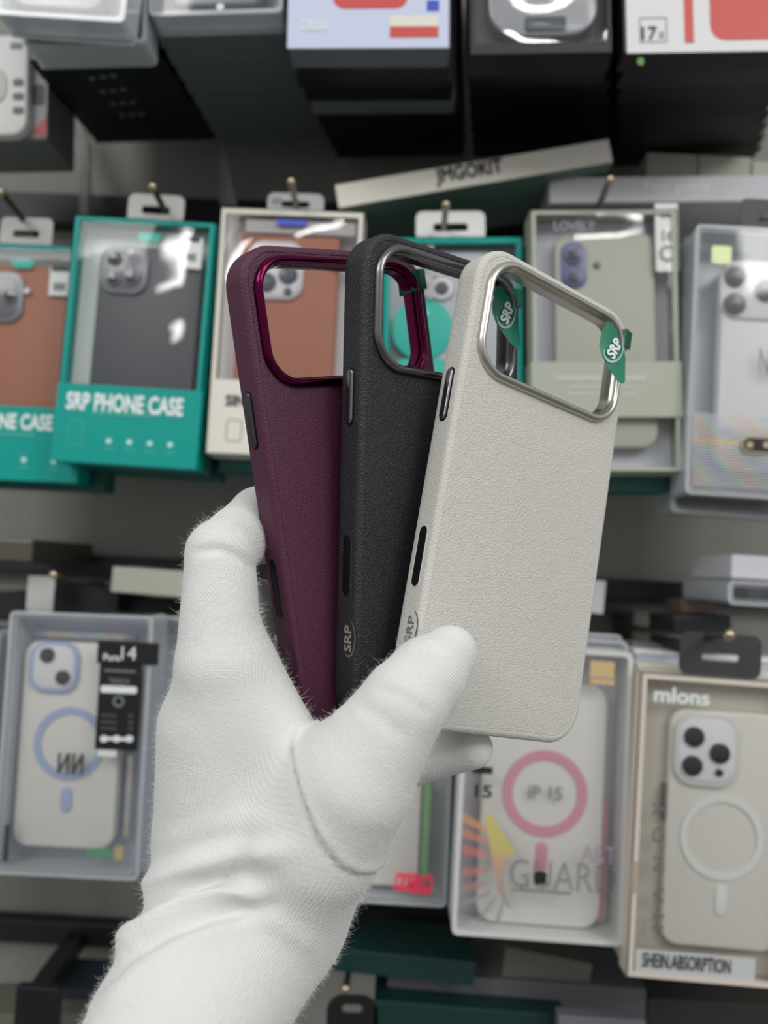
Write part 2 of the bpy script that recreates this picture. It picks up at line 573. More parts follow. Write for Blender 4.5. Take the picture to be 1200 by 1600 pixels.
def behind(b, n, m, label, group, dx=0.0, dz=0.0, gap=0.0006, T=None, dw=0.0):
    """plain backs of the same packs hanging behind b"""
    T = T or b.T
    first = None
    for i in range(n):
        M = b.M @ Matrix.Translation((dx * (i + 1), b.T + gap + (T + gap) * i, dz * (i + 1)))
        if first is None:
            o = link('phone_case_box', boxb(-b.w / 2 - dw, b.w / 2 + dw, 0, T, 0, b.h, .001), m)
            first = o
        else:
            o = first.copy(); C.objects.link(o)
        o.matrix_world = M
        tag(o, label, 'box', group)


# --- top row: stacks hanging above eye level, seen from below
def stack(fl, fr_, bl, br, Yf, Yb, n, m, label, group, th=None, h=0.19, marks=None, skip=0):
    F = [at(*fl, Yf), at(*fr_, Yf)]; K = [at(*bl, Yb), at(*br, Yb)]
    first = None
    for i in range(skip, n):
        t = i / (n - 1)
        L = F[0].lerp(K[0], t); R = F[1].lerp(K[1], t)
        xa = (R - L); xa.y = 0; w = xa.length; xa.normalize(); za = Vector((-xa.z, 0, xa.x))
        M = Matrix((xa, Vector((0, 1, 0)), za)).transposed().to_4x4(); M.translation = (L + R) / 2
        T = (Yb - Yf) / (n - 1) * .96
        o = link('phone_case_box', boxb(-w / 2, w / 2, 0, T, 0, h, .001), m[i % len(m)] if isinstance(m, list) else m)
        o.matrix_world = M
        tag(o, label, 'box', group)
        if marks and i in marks:
            x0 = marks[i]
            for k in range(3):
                q = x0 + k * .008
                bmk = bmesh.new()
                vv = [bmk.verts.new((q + a, T * .5 + c, -.0002)) for a, c in ((-.003, 0), (0, .003), (.003, 0), (0, -.003))]
                bmk.faces.new(vv)
                link('logo', bmk, INKG, o)


GS = 'dark boxes stacked behind the front packs of the top row'
# far left stack
b = Box('phone_case_box', [(-12, 23), (195, 36)], 0.470, 'clear-lidded silver pack at the front of the top row, far left in the photo', group='front packs of the top row', h=0.19, T=0.022)
acrylic(b, SMOKEB)
c = Case(b, 28, -200, 172, 14, 0.008, 'dark phone case inside the clear silver pack at the top left corner', SMOKE)
c.shape('camera_plate', 'rr', 40, -180, 100, -120, SILV, r=.008)
b = Box('phone_case_box', [(36, 73), (229, 68)], 0.500, 'grey pack with a bright clear rim, second in the stack at top left', group='front packs of the top row', h=0.19, T=0.024)
acrylic(b, GREYC)
link('tray', boxb(-b.w / 2 + .003, b.w / 2 - .003, .010, .020, .003, b.h - .003), NAVY, b.root)
stack((45, 96), (240, 66), (136, 204), (328, 198), 0.530, 0.665, 7, NAVY,
      'black box with three small pale marks underneath, hanging behind the clear pack at top left', 'black boxes of the far left top stack',
      marks={0: -.012, 1: -.012, 2: -.012, 3: -.012, 4: -.012})
# second stack
b = Box('phone_case_box', [(233, 26), (442, 20)], 0.500, 'silver clear-lidded pack heading the grey stack left of the lilac box', group='front packs of the top row', h=0.19, T=0.02)
acrylic(b, SMOKEB)
c = Case(b, 262, -200, 415, 8, 0.007, 'grey phone case inside the clear pack over the slate grey stack', SMOKE)
c.shape('camera_plate', 'rr', 275, -185, 330, -130, SILV, r=.008)
patch(b, 'price_dot', 338, 5, 350, 16, WHITE, r=.003)
stack((240, 48), (445, 42), (332, 204), (512, 200), 0.522, 0.670, 8, GREYC,
      'slate grey box hanging in the stack second from the left of the top row', 'slate grey boxes of the top row')
# lilac box stack
b = Box('phone_case_box', [(451, 77), (703, 76)], 0.500, 'pale blue printed box with a red phone picture, in the top row', group='front packs of the top row', h=0.19, T=0.02)
carton(b, GREYC)
patch(b, 'front_print', 452, -240, 702, 75, mat('pale blue print', (205, 212, 234), 0.4))
patch(b, 'phone_picture', 522, -220, 638, 13, RED, y=-.0005, r=.008)
patch(b, 'blue_square', 667, 0, 686, 17, BLUE, y=-.0005)
patch(b, 'label_band', 609, 25, 685, 41, CREAM, y=-.0005)
patch(b, 'label_band', 609, 41, 685, 58, RED, y=-.0005)
btext(b, 'OBLUX', 470, 32, 512, 47, INKW, y=-.0006)
stack((460, 104), (703, 103), (522, 226), (727, 222), 0.521, 0.670, 7, [NAVY, BLACK, GREYC, BLACK, BLACK, NAVY, BLACK],
      'black box hanging behind the pale blue printed box of the top row', 'black boxes behind the pale blue box')
# black window box stack
b = Box('phone_case_box', [(733, 87), (958, 83)], 0.500, 'black box with a clear bowed window, in the top row', group='front packs of the top row', h=0.19, T=0.024)
x0, z1 = b.loc(743, 68); x1, _ = b.loc(950, 68)
carton(b, BLACK, (x0, x1, z1, b.h - .006), mat('dark tray', (70, 72, 76), .4), clear('bowed glossy film', gloss=1.6, wob=0.5))
c = Case(b, 762, -230, 932, 55, 0.006, 'grey clear case behind the window of the black top-row box', mat('smoke clear panel', (150, 152, 156), .25, coat=.5), r=.02)
c.shape('bottom_port', 'rr', 820, 25, 885, 48, LENSB, r=.002)
stack((736, 100), (957, 96), (743, 220), (958, 226), 0.526, 0.670, 6, [NAVY, BLACK],
      'black box hanging behind the black box with the clear window', 'black boxes behind the clear window box')
# white 17 box stack
b = Box('phone_case_box', [(975, 83), (1228, 79)], 0.500, 'white box printed 17 with a red phone picture, at top right', group='front packs of the top row', h=0.19, T=0.02)
carton(b, BLACK)
patch(b, 'front_print', 976, -240, 1227, 81, mat('white print', (224, 224, 222), .45))
patch(b, 'red_stripe', 1066, -240, 1080, 67, RED, y=-.0005)
patch(b, 'phone_picture', 1106, -230, 1219, 62, RED, y=-.0005, r=.01)
cx, cz, w, h = b.rect(999, 28, 1042, 67)
link('label_frame', framep(r4(cx - w / 2, cx + w / 2, cz - h / 2, cz + h / 2), r4(cx - w / 2 + .0006, cx + w / 2 - .0006, cz - h / 2 + .0006, cz + h / 2 - .0006), -.0005, -.0001), INKG, b.root)
btext(b, '17', 1003, 42, 1026, 62, INKK, y=-.0006)
patch(b, 'small_print', 1030, 50, 1038, 53, INKG, y=-.0006)
patch(b, 'small_print', 1030, 56, 1038, 59, INKG, y=-.0006)
patch(b, 'green_dot', 996, 90, 1006, 102, mat('green ink', (90, 150, 60), .5), y=-.0005, r=.002)
stack((977, 106), (1228, 102), (968, 240), (1192, 230), 0.521, 0.670, 7, [NAVY, BLACK, BLACK],
      'black box hanging behind the white 17 box at top right', 'black boxes behind the white 17 box')
for px, nm in ((115, 'far left stack'), (345, 'slate grey stack'), (580, 'pale blue printed box'), (848, 'clear window box'), (1090, 'white 17 box')):
    p = at(px, -300, 0.49)
    o = link('hook_bar', tube(bmesh.new(), [(p.x, .7385, p.z + .04), (p.x, .60, p.z + .036), (p.x, .485, p.z + .036)], .0024), STEEL, None, True)
    tag(o, 'steel bar that carries the %s of the top row' % nm, 'hook')

# white console pack at the left edge
b = Box('gadget_box', [(-140, 52), (74, 66), (76, 216), (-138, 224)], 0.575, 'box with a white rounded gadget and red corner print at left edge', T=0.05)
carton(b, mat('grey pack', (112, 112, 108), .5))
patch(b, 'front_print', -138, 56, 74, 214, mat('dim print', (150, 146, 142), .5))
cx, cz, w, h = b.rect(-120, 58, 45, 214, -.006)
link('gadget_body', prism(rr(w, h, .012, 7, cx, cz), -.008, 0, .002), WHITE, b.root, True)
for y in (128, 150, 172):
    patch(b, 'button', 20, y - 5, 36, y + 5, mat('grey key', (96, 98, 96), .5), y=-.0088, r=.0015, th=.001)
patch(b, 'dial', -40, 104, 10, 162, mat('dial glass', (128, 124, 118), .2), y=-.0088, r=.011, th=.001)
patch(b, 'speaker_slot', 16, 66, 34, 75, INKG, y=-.0088, r=.001, th=.001)
bmk = bmesh.new()
vv = [bmk.verts.new((*[b.loc(x, y, -.0006)][0][:1], -.0006, b.loc(x, y, -.0006)[1])) for x, y in ((47, 208), (73, 182), (74, 212))]
bmk.faces.new(vv)
link('red_print', bmk, CRIM, b.root)
patch(b, 'dark_print', 50, 132, 70, 165, INKK, y=-.0004, r=.003)
# milky plastic sleeve hanging from the hook behind
bm = bmesh.new()
rows = []
for k in range(13):
    t = k / 12
    y = 140 + t * 195
    xl = 88 + 36 * min(1, t * 1.6); xr = 104 + 40 * min(1, t * 2.2)
    row = []
    for i in range(9):
        u = i / 8
        p = at(xl + (xr - xl) * u, y, 0.69 + 0.012 * math.sin(u * 5 + t * 2) + .006 * math.sin(t * 6))
        row.append(bm.verts.new(p))
    rows.append(row)
for k in range(12):
    for i in range(8):
        bm.faces.new((rows[k][i], rows[k][i + 1], rows[k + 1][i + 1], rows[k + 1][i]))
bmesh.ops.solidify(bm, geom=bm.faces[:], thickness=.0004)
tag(link('plastic_sleeve', bm, FILM, None, True), 'milky plastic sleeve hanging right of the white gadget box', 'plastic sleeve')
bm = bmesh.new()
rows = []
for k in range(9):
    t = k / 8
    row = []
    for i in range(5):
        u = i / 4
        row.append(bm.verts.new(at(343 + u * (4 + 24 * t), 226 + 96 * t, 0.70 + .008 * math.sin(u * 3 + t))))
    rows.append(row)
for k in range(8):
    for i in range(4):
        bm.faces.new((rows[k][i], rows[k][i + 1], rows[k + 1][i + 1], rows[k + 1][i]))
bmesh.ops.solidify(bm, geom=bm.faces[:], thickness=.0004)
tag(link('plastic_sleeve', bm, FILM, None, True), 'narrow milky plastic corner hanging above the cream box', 'plastic sleeve')

# --- middle row
GM = 'window boxes of the middle row'


def feature_print(b, x0, y0, x1, y1, outline):
    """phone outline and four little pictograms printed on the lower card"""
    cx, cz, w, h = b.rect(*outline, -.0003)
    link('phone_outline', framep(rr(w, h, .003, 4, cx, cz), rr(w - .0012, h - .0012, .0025, 4, cx, cz), -.0003, -.0001), mat('pale ink', (70, 176, 164), .5) if b.teal else INKG, b.root)
    for k in range(4):
        px = x0 + (x1 - x0) * k / 3; py = y0 + (y1 - y0) * k / 3
        patch(b, 'pictogram', px - 4, py - 5, px + 4, py + 3, mat('soft white ink', (196, 232, 226), .5) if b.teal else INKG, r=.0012)
        patch(b, 'small_print', px - 8, py + 10, px + 8, py + 12, mat('pale ink', (70, 176, 164), .5) if b.teal else INKG)


def srp_box(quad, Y, label, group, winpx, caselabel, casepx, casem, cam, titlepx, subpx, stickerpx, logo, fpx, outline, nlens):
    b = Box('phone_case_box', quad, Y, label, group=group, T=0.024)
    b.teal = True
    zt = b.h - .0035
    _, z0 = b.loc(*winpx, 0)
    carton(b, TEAL, (-b.w / 2 + .004, b.w / 2 - .004, z0, zt))
    link('card_sleeve', boxb(-b.w / 2 - .0004, b.w / 2 + .0004, -.0004, 0.0002, -.0002, z0), TEAL, b.root)
    c = Case(b, *casepx, 0.006, caselabel, casem)
    x, y, X, Yy = cam
    cb = c.shape('camera_trim', 'rr', x, y, X, Yy, SMOKE, out=.0022, th=.005, r=.011)
    c.shape('camera_plate', 'rr', x + 8, y + 8, X - 8, Yy - 8, mat('camera glass', (96, 97, 102), .25, coat=.4), out=.0026, th=.003, r=.009)
    for lx, ly in nlens:
        l = c.shape('lens', 'c', lx - 12, ly - 12, lx + 12, ly + 12, SMOKE, out=.0042, th=.003)
        c.shape('lens_glass', 'c', lx - 9, ly - 9, lx + 9, ly + 9, LENS, out=.0046, th=.002, parent=l)
    fx, fy = nlens[0][0] + 26, nlens[0][1] - 8
    c.shape('flash', 'c', fx - 5, fy - 5, fx + 5, fy + 5, PLATE, out=.0036, th=.002)
    btext(b, 'SRP PHONE CASE', *titlepx, INKW, y=-.0006, bold=.035)
    patch(b, 'small_print', *subpx, mat('pale ink', (70, 176, 164), .5), y=-.0006)
    feature_print(b, *fpx, outline)
    for o in b.root.children:
        if o.name.startswith(('pictogram', 'phone_outline', 'small_print')): o.location.y -= .0004
    s = patch(b, 'size_sticker', *stickerpx, WHITE, y=.0032, r=.001)
    sx0, sy0, sx1, sy1 = stickerpx
    patch(b, 'sticker_print', sx0 + 4, sy0 - 3, sx1 - 4, sy0 + 6, INKK, y=.0028)
    patch(b, 'sticker_print', sx0 + 6, sy0 + 24, sx1 - 10, sy0 + 36, INKG, y=.0029)
    if logo:
        patch(b, 'logo', *logo, TEALF, y=.0036, r=.004)
    return b, c


b, c = srp_box([(-88, 376), (147, 386), (120, 754), (-118, 744)], 0.600, 'teal box with a brown leather case, cut by the left edge of photo', GM, (10, 634),
               'brown leather phone case inside the teal box at the left edge', (-58, 414, 104, 730), BROWN, (-40, 424, 36, 503),
               (-86, 646, 82, 669), (-40, 676, 55, 680), (77, 418, 112, 462), (18, 405, 52, 419), (-56, 715, 84, 722), (-100, 690, -72, 730), [(15, 462), (-20, 448)])
tab(b, 0, 340, 82, 382, mat('grey white tab', (186, 186, 182), .5))
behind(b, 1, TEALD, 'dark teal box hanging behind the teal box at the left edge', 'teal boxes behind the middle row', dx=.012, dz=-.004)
b, c = srp_box([(121, 338), (339, 346), (304, 732), (76, 720)], 0.570, 'teal box with a charcoal case inside, front box left of the cream box', GM, (200, 604),
               'charcoal phone case with a square camera trim inside the teal box', (143, 386, 306, 712), CHAR, (157, 386, 231, 459),
               (104, 618, 286, 644), (143, 646, 240, 650), (282, 372, 316, 420), (215, 364, 252, 378), (170, 690, 266, 696), (106, 655, 130, 696), [(178, 402), (176, 434), (204, 432)])
tab(b, 200, 304, 288, 340, mat('grey white tab', (186, 186, 182), .5))
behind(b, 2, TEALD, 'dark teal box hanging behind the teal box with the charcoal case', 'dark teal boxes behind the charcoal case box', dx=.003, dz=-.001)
# cream box
b = Box('phone_case_box', [(346, 325), (573, 330), (547, 718), (320, 709)], 0.575, 'cream box with a brown case and silver camera, behind the maroon case', group=GM, T=0.026)
b.teal = False
_, z0 = b.loc(430, 596)
carton(b, CREAM, (-b.w / 2 + .004, b.w / 2 - .004, z0, b.h - .0045), mat('white tray', (235, 236, 238), .4))
c = Case(b, 368, 346, 524, 690, 0.006, 'brown phone case with a silver square camera inside the cream box', BROWN, r=.014)
c.shape('camera_trim', 'rr', 386, 376, 474, 468, SILV, out=.0022, th=.005, r=.012)
c.shape('camera_plate', 'rr', 392, 382, 468, 462, PLATE, out=.0028, th=.003, r=.011)
for lx, ly, q in ((450, 428, 15), (416, 440, 15), (418, 402, 15), (449, 454, 6)):
    c.shape('lens', 'c', lx - q, ly - q, lx + q, ly + q, LENSB, out=.0046, th=.003)
patch(b, 'clear_flap', 384, 346, 556, 366, mat('grey flap', (170, 164, 162), .3), y=.004)
patch(b, 'blue_print', 432, 343, 480, 352, BLUE, y=.0008)
patch(b, 'blue_sticker', 520, 402, 545, 420, mat('dull blue', (96, 118, 160), .4), y=.003)
btext(b, 'SIN', 353, 618, 383, 634, INKK, bold=.04)
feature_print(b, 420, 690, 520, 694, (353, 655, 378, 690))
tab(b, 418, 302, 506, 330, FILM)
btext(b, 'SO', 425, 308, 440, 318, INKG, y=.003)
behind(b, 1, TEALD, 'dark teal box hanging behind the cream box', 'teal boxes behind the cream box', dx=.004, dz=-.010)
# teal box behind the cases
b = Box('phone_case_box', [(604, 374), (820, 366), (816, 738), (590, 742)], 0.585, 'teal box with a grey case and teal disc, seen behind dark case', group=GM, T=0.026)
carton(b, TEAL, (-b.w / 2 + .005, b.w / 2 - .005, .022, b.h - .005), mat('silver tray', (190, 194, 198), .3, .2))
c = Case(b, 640, 392, 790, 700, 0.007, 'grey translucent phone case with round lenses inside the teal box', mat('grey clear panel', (176, 180, 184), .3), r=.014)
for lx, ly in ((690, 450), (657, 446), (684, 414)):
    l = c.shape('lens', 'c', lx - 18, ly - 18, lx + 18, ly + 18, PLATE, out=.003, th=.003)
    c.shape('lens_glass', 'c', lx - 11, ly - 11, lx + 11, ly + 11, LENSB, out=.0036, th=.002, parent=l)
c.shape('magnet_disc', 'c', 613, 464, 707, 564, TEALF, out=.0015, th=.002)
c.shape('teal_card', 'rr', 622, 560, 696, 690, TEALF, out=.0012, th=.0015, r=.003)
patch(b, 'clear_strap', 668, 368, 678, 466, FILM, y=.002)
patch(b, 'logo', 657, 486, 668, 494, INKW, y=.003, r=.001)
tab(b, 650, 330, 758, 372, WHITE)
behind(b, 1, TEALD, 'dark teal box hanging behind the teal disc box', 'teal boxes behind the teal disc box', dx=.004, dz=-.004)
# sage box
b = Box('phone_case_box', [(837, 333), (1067, 321), (1057, 733), (823, 742)], 0.570, 'sage green box with a sage case, right of the white case', group=GM, T=0.026)
_, za = b.loc(950, 566); _, zb = b.loc(950, 652)
carton(b, SAGE, (-b.w / 2 + .004, b.w / 2 - .004, .0035, b.h - .0035), mat('lilac grey tray', (186, 188, 196), .4, .1), PANE)
SAGEC = mat('sage case', (172, 172, 158), .55)
c = Case(b, 868, 362, 1026, 700, 0.006, 'sage phone case with a pill-shaped camera inside the sage box', SAGEC, r=.012)
c.shape('camera_recess', 'rr', 875, 377, 918, 452, BLUELENS, out=.0004, th=.002, r=.0095)
for ly in (398, 434):
    l = c.shape('lens', 'c', 882, ly - 14, 911, ly + 14, BLUELENS, out=.0022, th=.003)
    c.shape('lens_glass', 'c', 887, ly - 10, 906, ly + 10, mat('violet lens', (66, 60, 78), .15), out=.0026, th=.002, parent=l)
c.shape('flash', 'c', 926, 408, 939, 421, mat('grey flash', (84, 86, 90), .3), out=.0006, th=.002)
bm = boxb(-b.w / 2 - .0012, b.w / 2 + .0012, -.0012, -.0006, zb, za)
boxb(-b.w / 2 - .0012, b.w / 2 + .0012, b.T + .0004, b.T + .001, zb, za, bm=bm)
boxb(-b.w / 2 - .0012, -b.w / 2 - .0006, -.0012, b.T + .001, zb, za, bm=bm)
boxb(b.w / 2 + .0006, b.w / 2 + .0012, -.0012, b.T + .001, zb, za, bm=bm)
link('paper_band', bm, SAGE, b.root)
patch(b, 'band_print', 866, 586, 1010, 595, mat('pale sage ink', (190, 194, 182), .5), y=-.0015)
patch(b, 'band_print', 892, 602, 985, 606, mat('pale sage ink', (190, 194, 182), .5), y=-.0015)
patch(b, 'band_print', 885, 614, 995, 618, mat('pale sage ink', (190, 194, 182), .5), y=-.0015)
patch(b, 'size_sticker', 1024, 318, 1060, 424, WHITE, y=.0016, r=.001)
patch(b, 'sticker_print', 1032, 330, 1054, 340, INKG, y=.0012)
btext(b, '16', 1035, 360, 1052, 376, INKG, y=.0012)
cx, cz, w, h = b.rect(1030, 382, 1056, 410, .0012)
link('sticker_ring', framep(circ(w / 2, 24, cx, cz), circ(w / 2 - .002, 24, cx, cz), .0010, .0014), INKG, b.root)
btext(b, 'LOVELY', 866, 346, 930, 360, mat('faint ink', (150, 152, 158), .5), y=.0004)
behind(b, 1, TEALD, 'dark teal box hanging behind the sage green box', 'teal boxes behind the sage box', dx=-.002, dz=-.012)
# clear acrylic pack at the right edge
b = Box('phone_case_box', [(1087, 353), (1330, 362), (1308, 786), (1070, 772)], 0.560, 'clear acrylic pack with a three-lens white case, right edge of middle row', group='clear packs', T=0.03)
acrylic(b, mat('pale silver backing', (188, 192, 196), .35, .15))
c = Case(b, 1124, 408, 1284, 738, 0.011, 'clear white phone case with round lenses in the pack at the right edge', mat('milky white panel', (220, 218, 218), .35), r=.014)
c.shape('camera_plate', 'rr', 1126, 410, 1282, 500, PLATE, out=.002, th=.004, r=.012)
for lx, ly, q in ((1150, 431, 16), (1149, 474, 17), (1199, 453, 17)):
    l = c.shape('lens', 'c', lx - q, ly - q, lx + q, ly + q, mat('mauve lens', (82, 70, 74), .25), out=.0044, th=.004)
    c.shape('lens_glass', 'c', lx - 9, ly - 9, lx + 9, ly + 9, LENSB, out=.0048, th=.002, parent=l)
patch(b, 'crest_sticker', 1112, 384, 1143, 412, mat('pale green foil', (196, 206, 150), .3, .3), y=.002, r=.002)
btext(b, 'NX', 1186, 545, 1222, 586, INKG, y=.004, bold=.0)
for k in range(26):
    y = 652 + k * 4.4
    patch(b, 'foil_stripe', 1082, y, 1312, y + 2.2, HOLOP if k not in (9, 10) else HOLOW, y=-.0003)
cx, cz, w, h = b.rect(1160, 682, 1216, 708, -.004)
link('pill_frame', framep(rr(w, h, h / 2, 6, cx, cz), rr(w - .002, h - .002, h / 2, 6, cx, cz), -.003, -.0008), BRASS, b.root)
link('pill_window', prism(rr(w - .002, h - .002, h / 2, 6, cx, cz), -.0026, -.0008), BLACK, b.root)
for px in (1172, 1198):
    patch(b, 'pill_lens', px - 5, 690, px + 5, 700, BRASS, y=-.003, r=.002)
tab(b, 1156, 312, 1262, 358, mat('charcoal tab', (58, 58, 60), .5))
b2 = Box('phone_case_box', [(1074, 372), (1318, 384), (1296, 816), (1043, 802)], 0.596, 'clear grey pack hanging behind the right edge acrylic pack', group='clear packs', T=0.03)
acrylic(b2, mat('plum grey backing', (96, 94, 98), .4))

# boxes lying on top of the middle row
b = Box('screen_protector_box', [(525, 296), (950, 211), (955, 246), (530, 334)], 0.590, 'long cream box with dark lettering, tilted across the hooks', T=0.085)
carton(b, mat('green card', (104, 128, 116), .5))
link('side_label', boxb(-b.w / 2 + .0002, b.w / 2 - .0002, -.0006, 0, .0003, b.h - .0002), mat('ivory side', (238, 233, 220), .5), b.root)
btext(b, 'JMGOKIT', 680, 256, 786, 284, INKK, y=-.0008, bold=.035)
patch(b, 'orange_dot', 757, 258, 762, 263, mat('orange ink', (230, 160, 60), .5), y=-.001, r=.0008)
ang = math.atan2(211 - 296, 425)
for o in b.root.children:
    pass
b = Box('phone_box', [(859, 284), (1215, 266), (1216, 312), (858, 320)], 0.605, 'pale lilac flat box with faint white lettering above the sage box', T=0.09)
carton(b, LAV)
btext(b, 'Your galaxy', 1003, 283, 1108, 302, INKW, bold=.01)
for q, lb in (([(1011, 236), (1090, 243), (1088, 285), (1009, 285)], 'left sage box standing behind the pale lilac flat box'),
              ([(1092, 240), (1174, 247), (1172, 284), (1090, 284)], 'second sage box standing behind the pale lilac flat box'),
              ([(1176, 251), (1260, 256), (1258, 284), (1174, 284)], 'sage box at the right edge behind the pale lilac flat box')):
    b = Box('flat_box', q, 0.66, lb, group='sage boxes above the middle row', T=0.05)
    carton(b, SAGE)

# hooks of the middle row
hook(239, 292, 0.545, 'wire hook through the tab of the charcoal case box', m=DSTEEL)
hook(2, 300, 0.57, 'dark wire hook through the tab at the left edge', m=DSTEEL)
hook(455, 284, 0.55, 'wire hook over the cream box')
hook(697, 320, 0.56, 'wire hook through the white tab of the teal disc box')
hook(953, 281, 0.545, 'wire hook in front of the pale lilac flat box')

# --- lower row
GL = 'clear packs of the lower row'
b = Box('phone_case_box', [(12, 954), (247, 963), (210, 1375), (-8, 1366)], 0.555, 'clear pack with a blue-ringed case and black hang label, at left', group=GL, T=0.032)
acrylic(b, BACKC)
c = Case(b, 28, 1004, 186, 1326, 0.012, 'clear phone case with a blue magnetic ring and two lenses', CLRW, r=.011)
c.shape('camera_trim', 'rr', 45, 1003, 122, 1082, BLUER, out=.003, th=.006, r=.011)
c.shape('camera_plate', 'rr', 52, 1009, 115, 1076, PLATE, out=.0034, th=.003, r=.009)
for lx, ly in ((73, 1024), (97, 1059)):
    c.shape('lens', 'c', lx - 11, ly - 12, lx + 11, ly + 12, LENS, out=.005, th=.003)
c.shape('magnet_ring', 'ring', 52, 1102, 164, 1222, BLUER, out=.001, th=.002, hole=.0052)
c.shape('magnet_bar', 'rr', 94, 1230, 112, 1270, BLUER, out=.001, th=.002, r=.004)
btext(b, 'ИИ', 91, 1178, 130, 1208, INKK, y=.006, bold=.03)
patch(b, 'foil_strip', 55, 988, 212, 998, HOLOP, y=.026)
patch(b, 'holo_sticker', 178, 1322, 192, 1344, HOLOW, y=.004, r=.002)
patch(b, 'foil_lettering', 134, 1326, 176, 1338, mat('green foil', (96, 176, 132), .3, .3), y=.004)
patch(b, 'side_print', 6, 1288, 14, 1346, INKK, y=.002, r=.001)
patch(b, 'foil_edge', 196, 1180, 204, 1310, HOLOP, y=.02)
# black hang label on the front
patch(b, 'hang_label', 152, 1003, 248, 1038, BLACK, y=-.0014, th=.0006, r=.001)
patch(b, 'hang_label', 152, 1036, 218, 1172, BLACK, y=-.0014, th=.0006, r=.001)
btext(b, '14', 190, 1010, 213, 1031, INKW, y=-.0018, bold=0)
btext(b, 'Fuvʳᵉ' if False else 'Pura', 162, 1022, 187, 1032, INKW, y=-.0018)
btext(b, 'TWINCHI', 170, 1060, 202, 1069, INKG, y=-.0018)
patch(b, 'label_bar', 157, 1072, 214, 1083, INKW, y=-.0018, r=.0015)
patch(b, 'label_print', 163, 1047, 212, 1050, INKG, y=-.0018)
cx, cz, w, h = b.rect(176, 1086, 194, 1106, -.0018)
link('label_ring', framep(circ(w / 2, 20, cx, cz), circ(w / 2 - .0015, 20, cx, cz), -.0018, -.0014), INKG, b.root)
for y in (1116, 1126, 1136):
    patch(b, 'label_print', 157, y, 182, y + 4, mat('dim ink', (78, 78, 80), .5), y=-.0018)
    patch(b, 'label_print', 200, y, 208, y + 5, mat('dim ink', (78, 78, 80), .5), y=-.0018)
for px in (162, 182, 202):
    patch(b, 'label_icon', px - 6, 1149, px + 6, 1160, INKW, y=-.0019, r=.0025)
patch(b, 'label_icon', 160, 1152, 204, 1157, INKW, y=-.0018)
patch(b, 'paper_tag', 152, 1172, 182, 1182, WHITE, y=-.001)
b = Box('phone_case_box', [(250, 962), (482, 972), (456, 1392), (224, 1382)], 0.600, 'clear pack mostly hidden behind the gloved hand', group=GL, T=0.03)
acrylic(b, BACKC)
b = Box('phone_case_box', [(-240, 978), (2, 986), (-22, 1380), (-260, 1372)], 0.585, 'clear pack at the very left edge of the lower row', group=GL, T=0.03)
acrylic(b, BACKC)
b = Box('phone_case_box', [(484, 1010), (716, 1014), (694, 1420), (464, 1402)], 0.585, 'clear pack with neon red lettering, peeking out right of the wrist', group=GL, T=0.03)
acrylic(b, mat('grey backing', (172, 174, 180), .35, .1))
c = Case(b, 508, 1044, 660, 1384, 0.012, 'clear phone case with a green edge beside the gloved wrist', CLRW, r=.012)
patch(b, 'green_edge', 659, 1222, 671, 1370, GREENE, y=.013, th=.006, r=.002)
btext(b, '/ZERO', 616, 1367, 676, 1391, NEON, y=-.0004, bold=.05)
patch(b, 'neon_underline', 640, 1391, 674, 1396, NEON, y=-.0004)
b = Box('phone_case_box', [(728, 1003), (988, 1020), (974, 1480), (706, 1459)], 0.545, 'silver-framed pack with a pink-ringed case, below the white case', group=GL, T=0.03)
acrylic(b, SILB, inner=False, fr=.0032, edge=mat('silver frame', (216, 217, 214), .35))
c = Case(b, 752, 1066, 944, 1448, 0.012, 'clear phone case with a pink magnetic ring', CLRW, r=.013)
c.shape('magnet_ring', 'ring', 785, 1172, 918, 1308, PINK, out=.001, th=.002, hole=.0066)
c.shape('magnet_bar', 'rr', 837, 1316, 855, 1362, PINK, out=.001, th=.002, r=.004)
c.shape('pink_edge', 'rr', 938, 1252, 946, 1440, PINK, out=-.004, th=.004, r=.002)
btext(b, 'iP 15', 826, 1229, 878, 1249, INKG, y=.008, bold=.02)
btext(b, '15', 743, 1227, 768, 1246, INKK, y=-.0004, bold=.03)
patch(b, 'label_bar', 738, 1198, 770, 1209, INKK, y=-.0004)
btext(b, 'GUARD', 796, 1346, 962, 1392, GHOST, y=-.0004, bold=-.012)
btext(b, 'ART', 908, 1322, 962, 1348, mat('faint violet ink', (160, 152, 168), .5), y=-.0004, bold=-.01)
patch(b, 'label_line', 800, 1391, 892, 1395, INKG, y=-.0004)
patch(b, 'dark_lozenge', 834, 1362, 854, 1382, INKK, y=-.0006, r=.002)
wing = [((722, 1276), (764, 1300), 13, (236, 160, 96)), ((722, 1300), (764, 1316), 13, (236, 130, 104)), ((722, 1328), (766, 1336), 14, (228, 112, 108)),
        ((722, 1362), (764, 1360), 13, (212, 112, 112)), ((722, 1388), (762, 1380), 13, (190, 132, 124)), ((724, 1412), (768, 1394), 9, (160, 150, 146)),
        ((746, 1440), (776, 1400), 7, (140, 146, 140)), ((776, 1444), (788, 1402), 7, (140, 146, 140))]
for k, (p0, p1, wd, col) in enumerate(wing):
    a = Vector(b.loc(*p0, -.0004)); e = Vector(b.loc(*p1, -.0004)); d = (e - a); n = Vector((-d.y, d.x)).normalized() * (wd * .00022)
    bmk = bmesh.new()
    pts = [a - n, a + n, a.lerp(e, .6) + n * .9, e + n * .25, e - n * .25, a.lerp(e, .6) - n * .9]
    bmk.faces.new([bmk.verts.new((p.x, -.0004, p.y)) for p in pts])
    link('feather', bmk, clear('feather ink %d' % k, gloss=.6, haze=.6, hazecol=lin(tuple(int(v * .75 + 48) for v in col))), b.root)
bmk = bmesh.new()
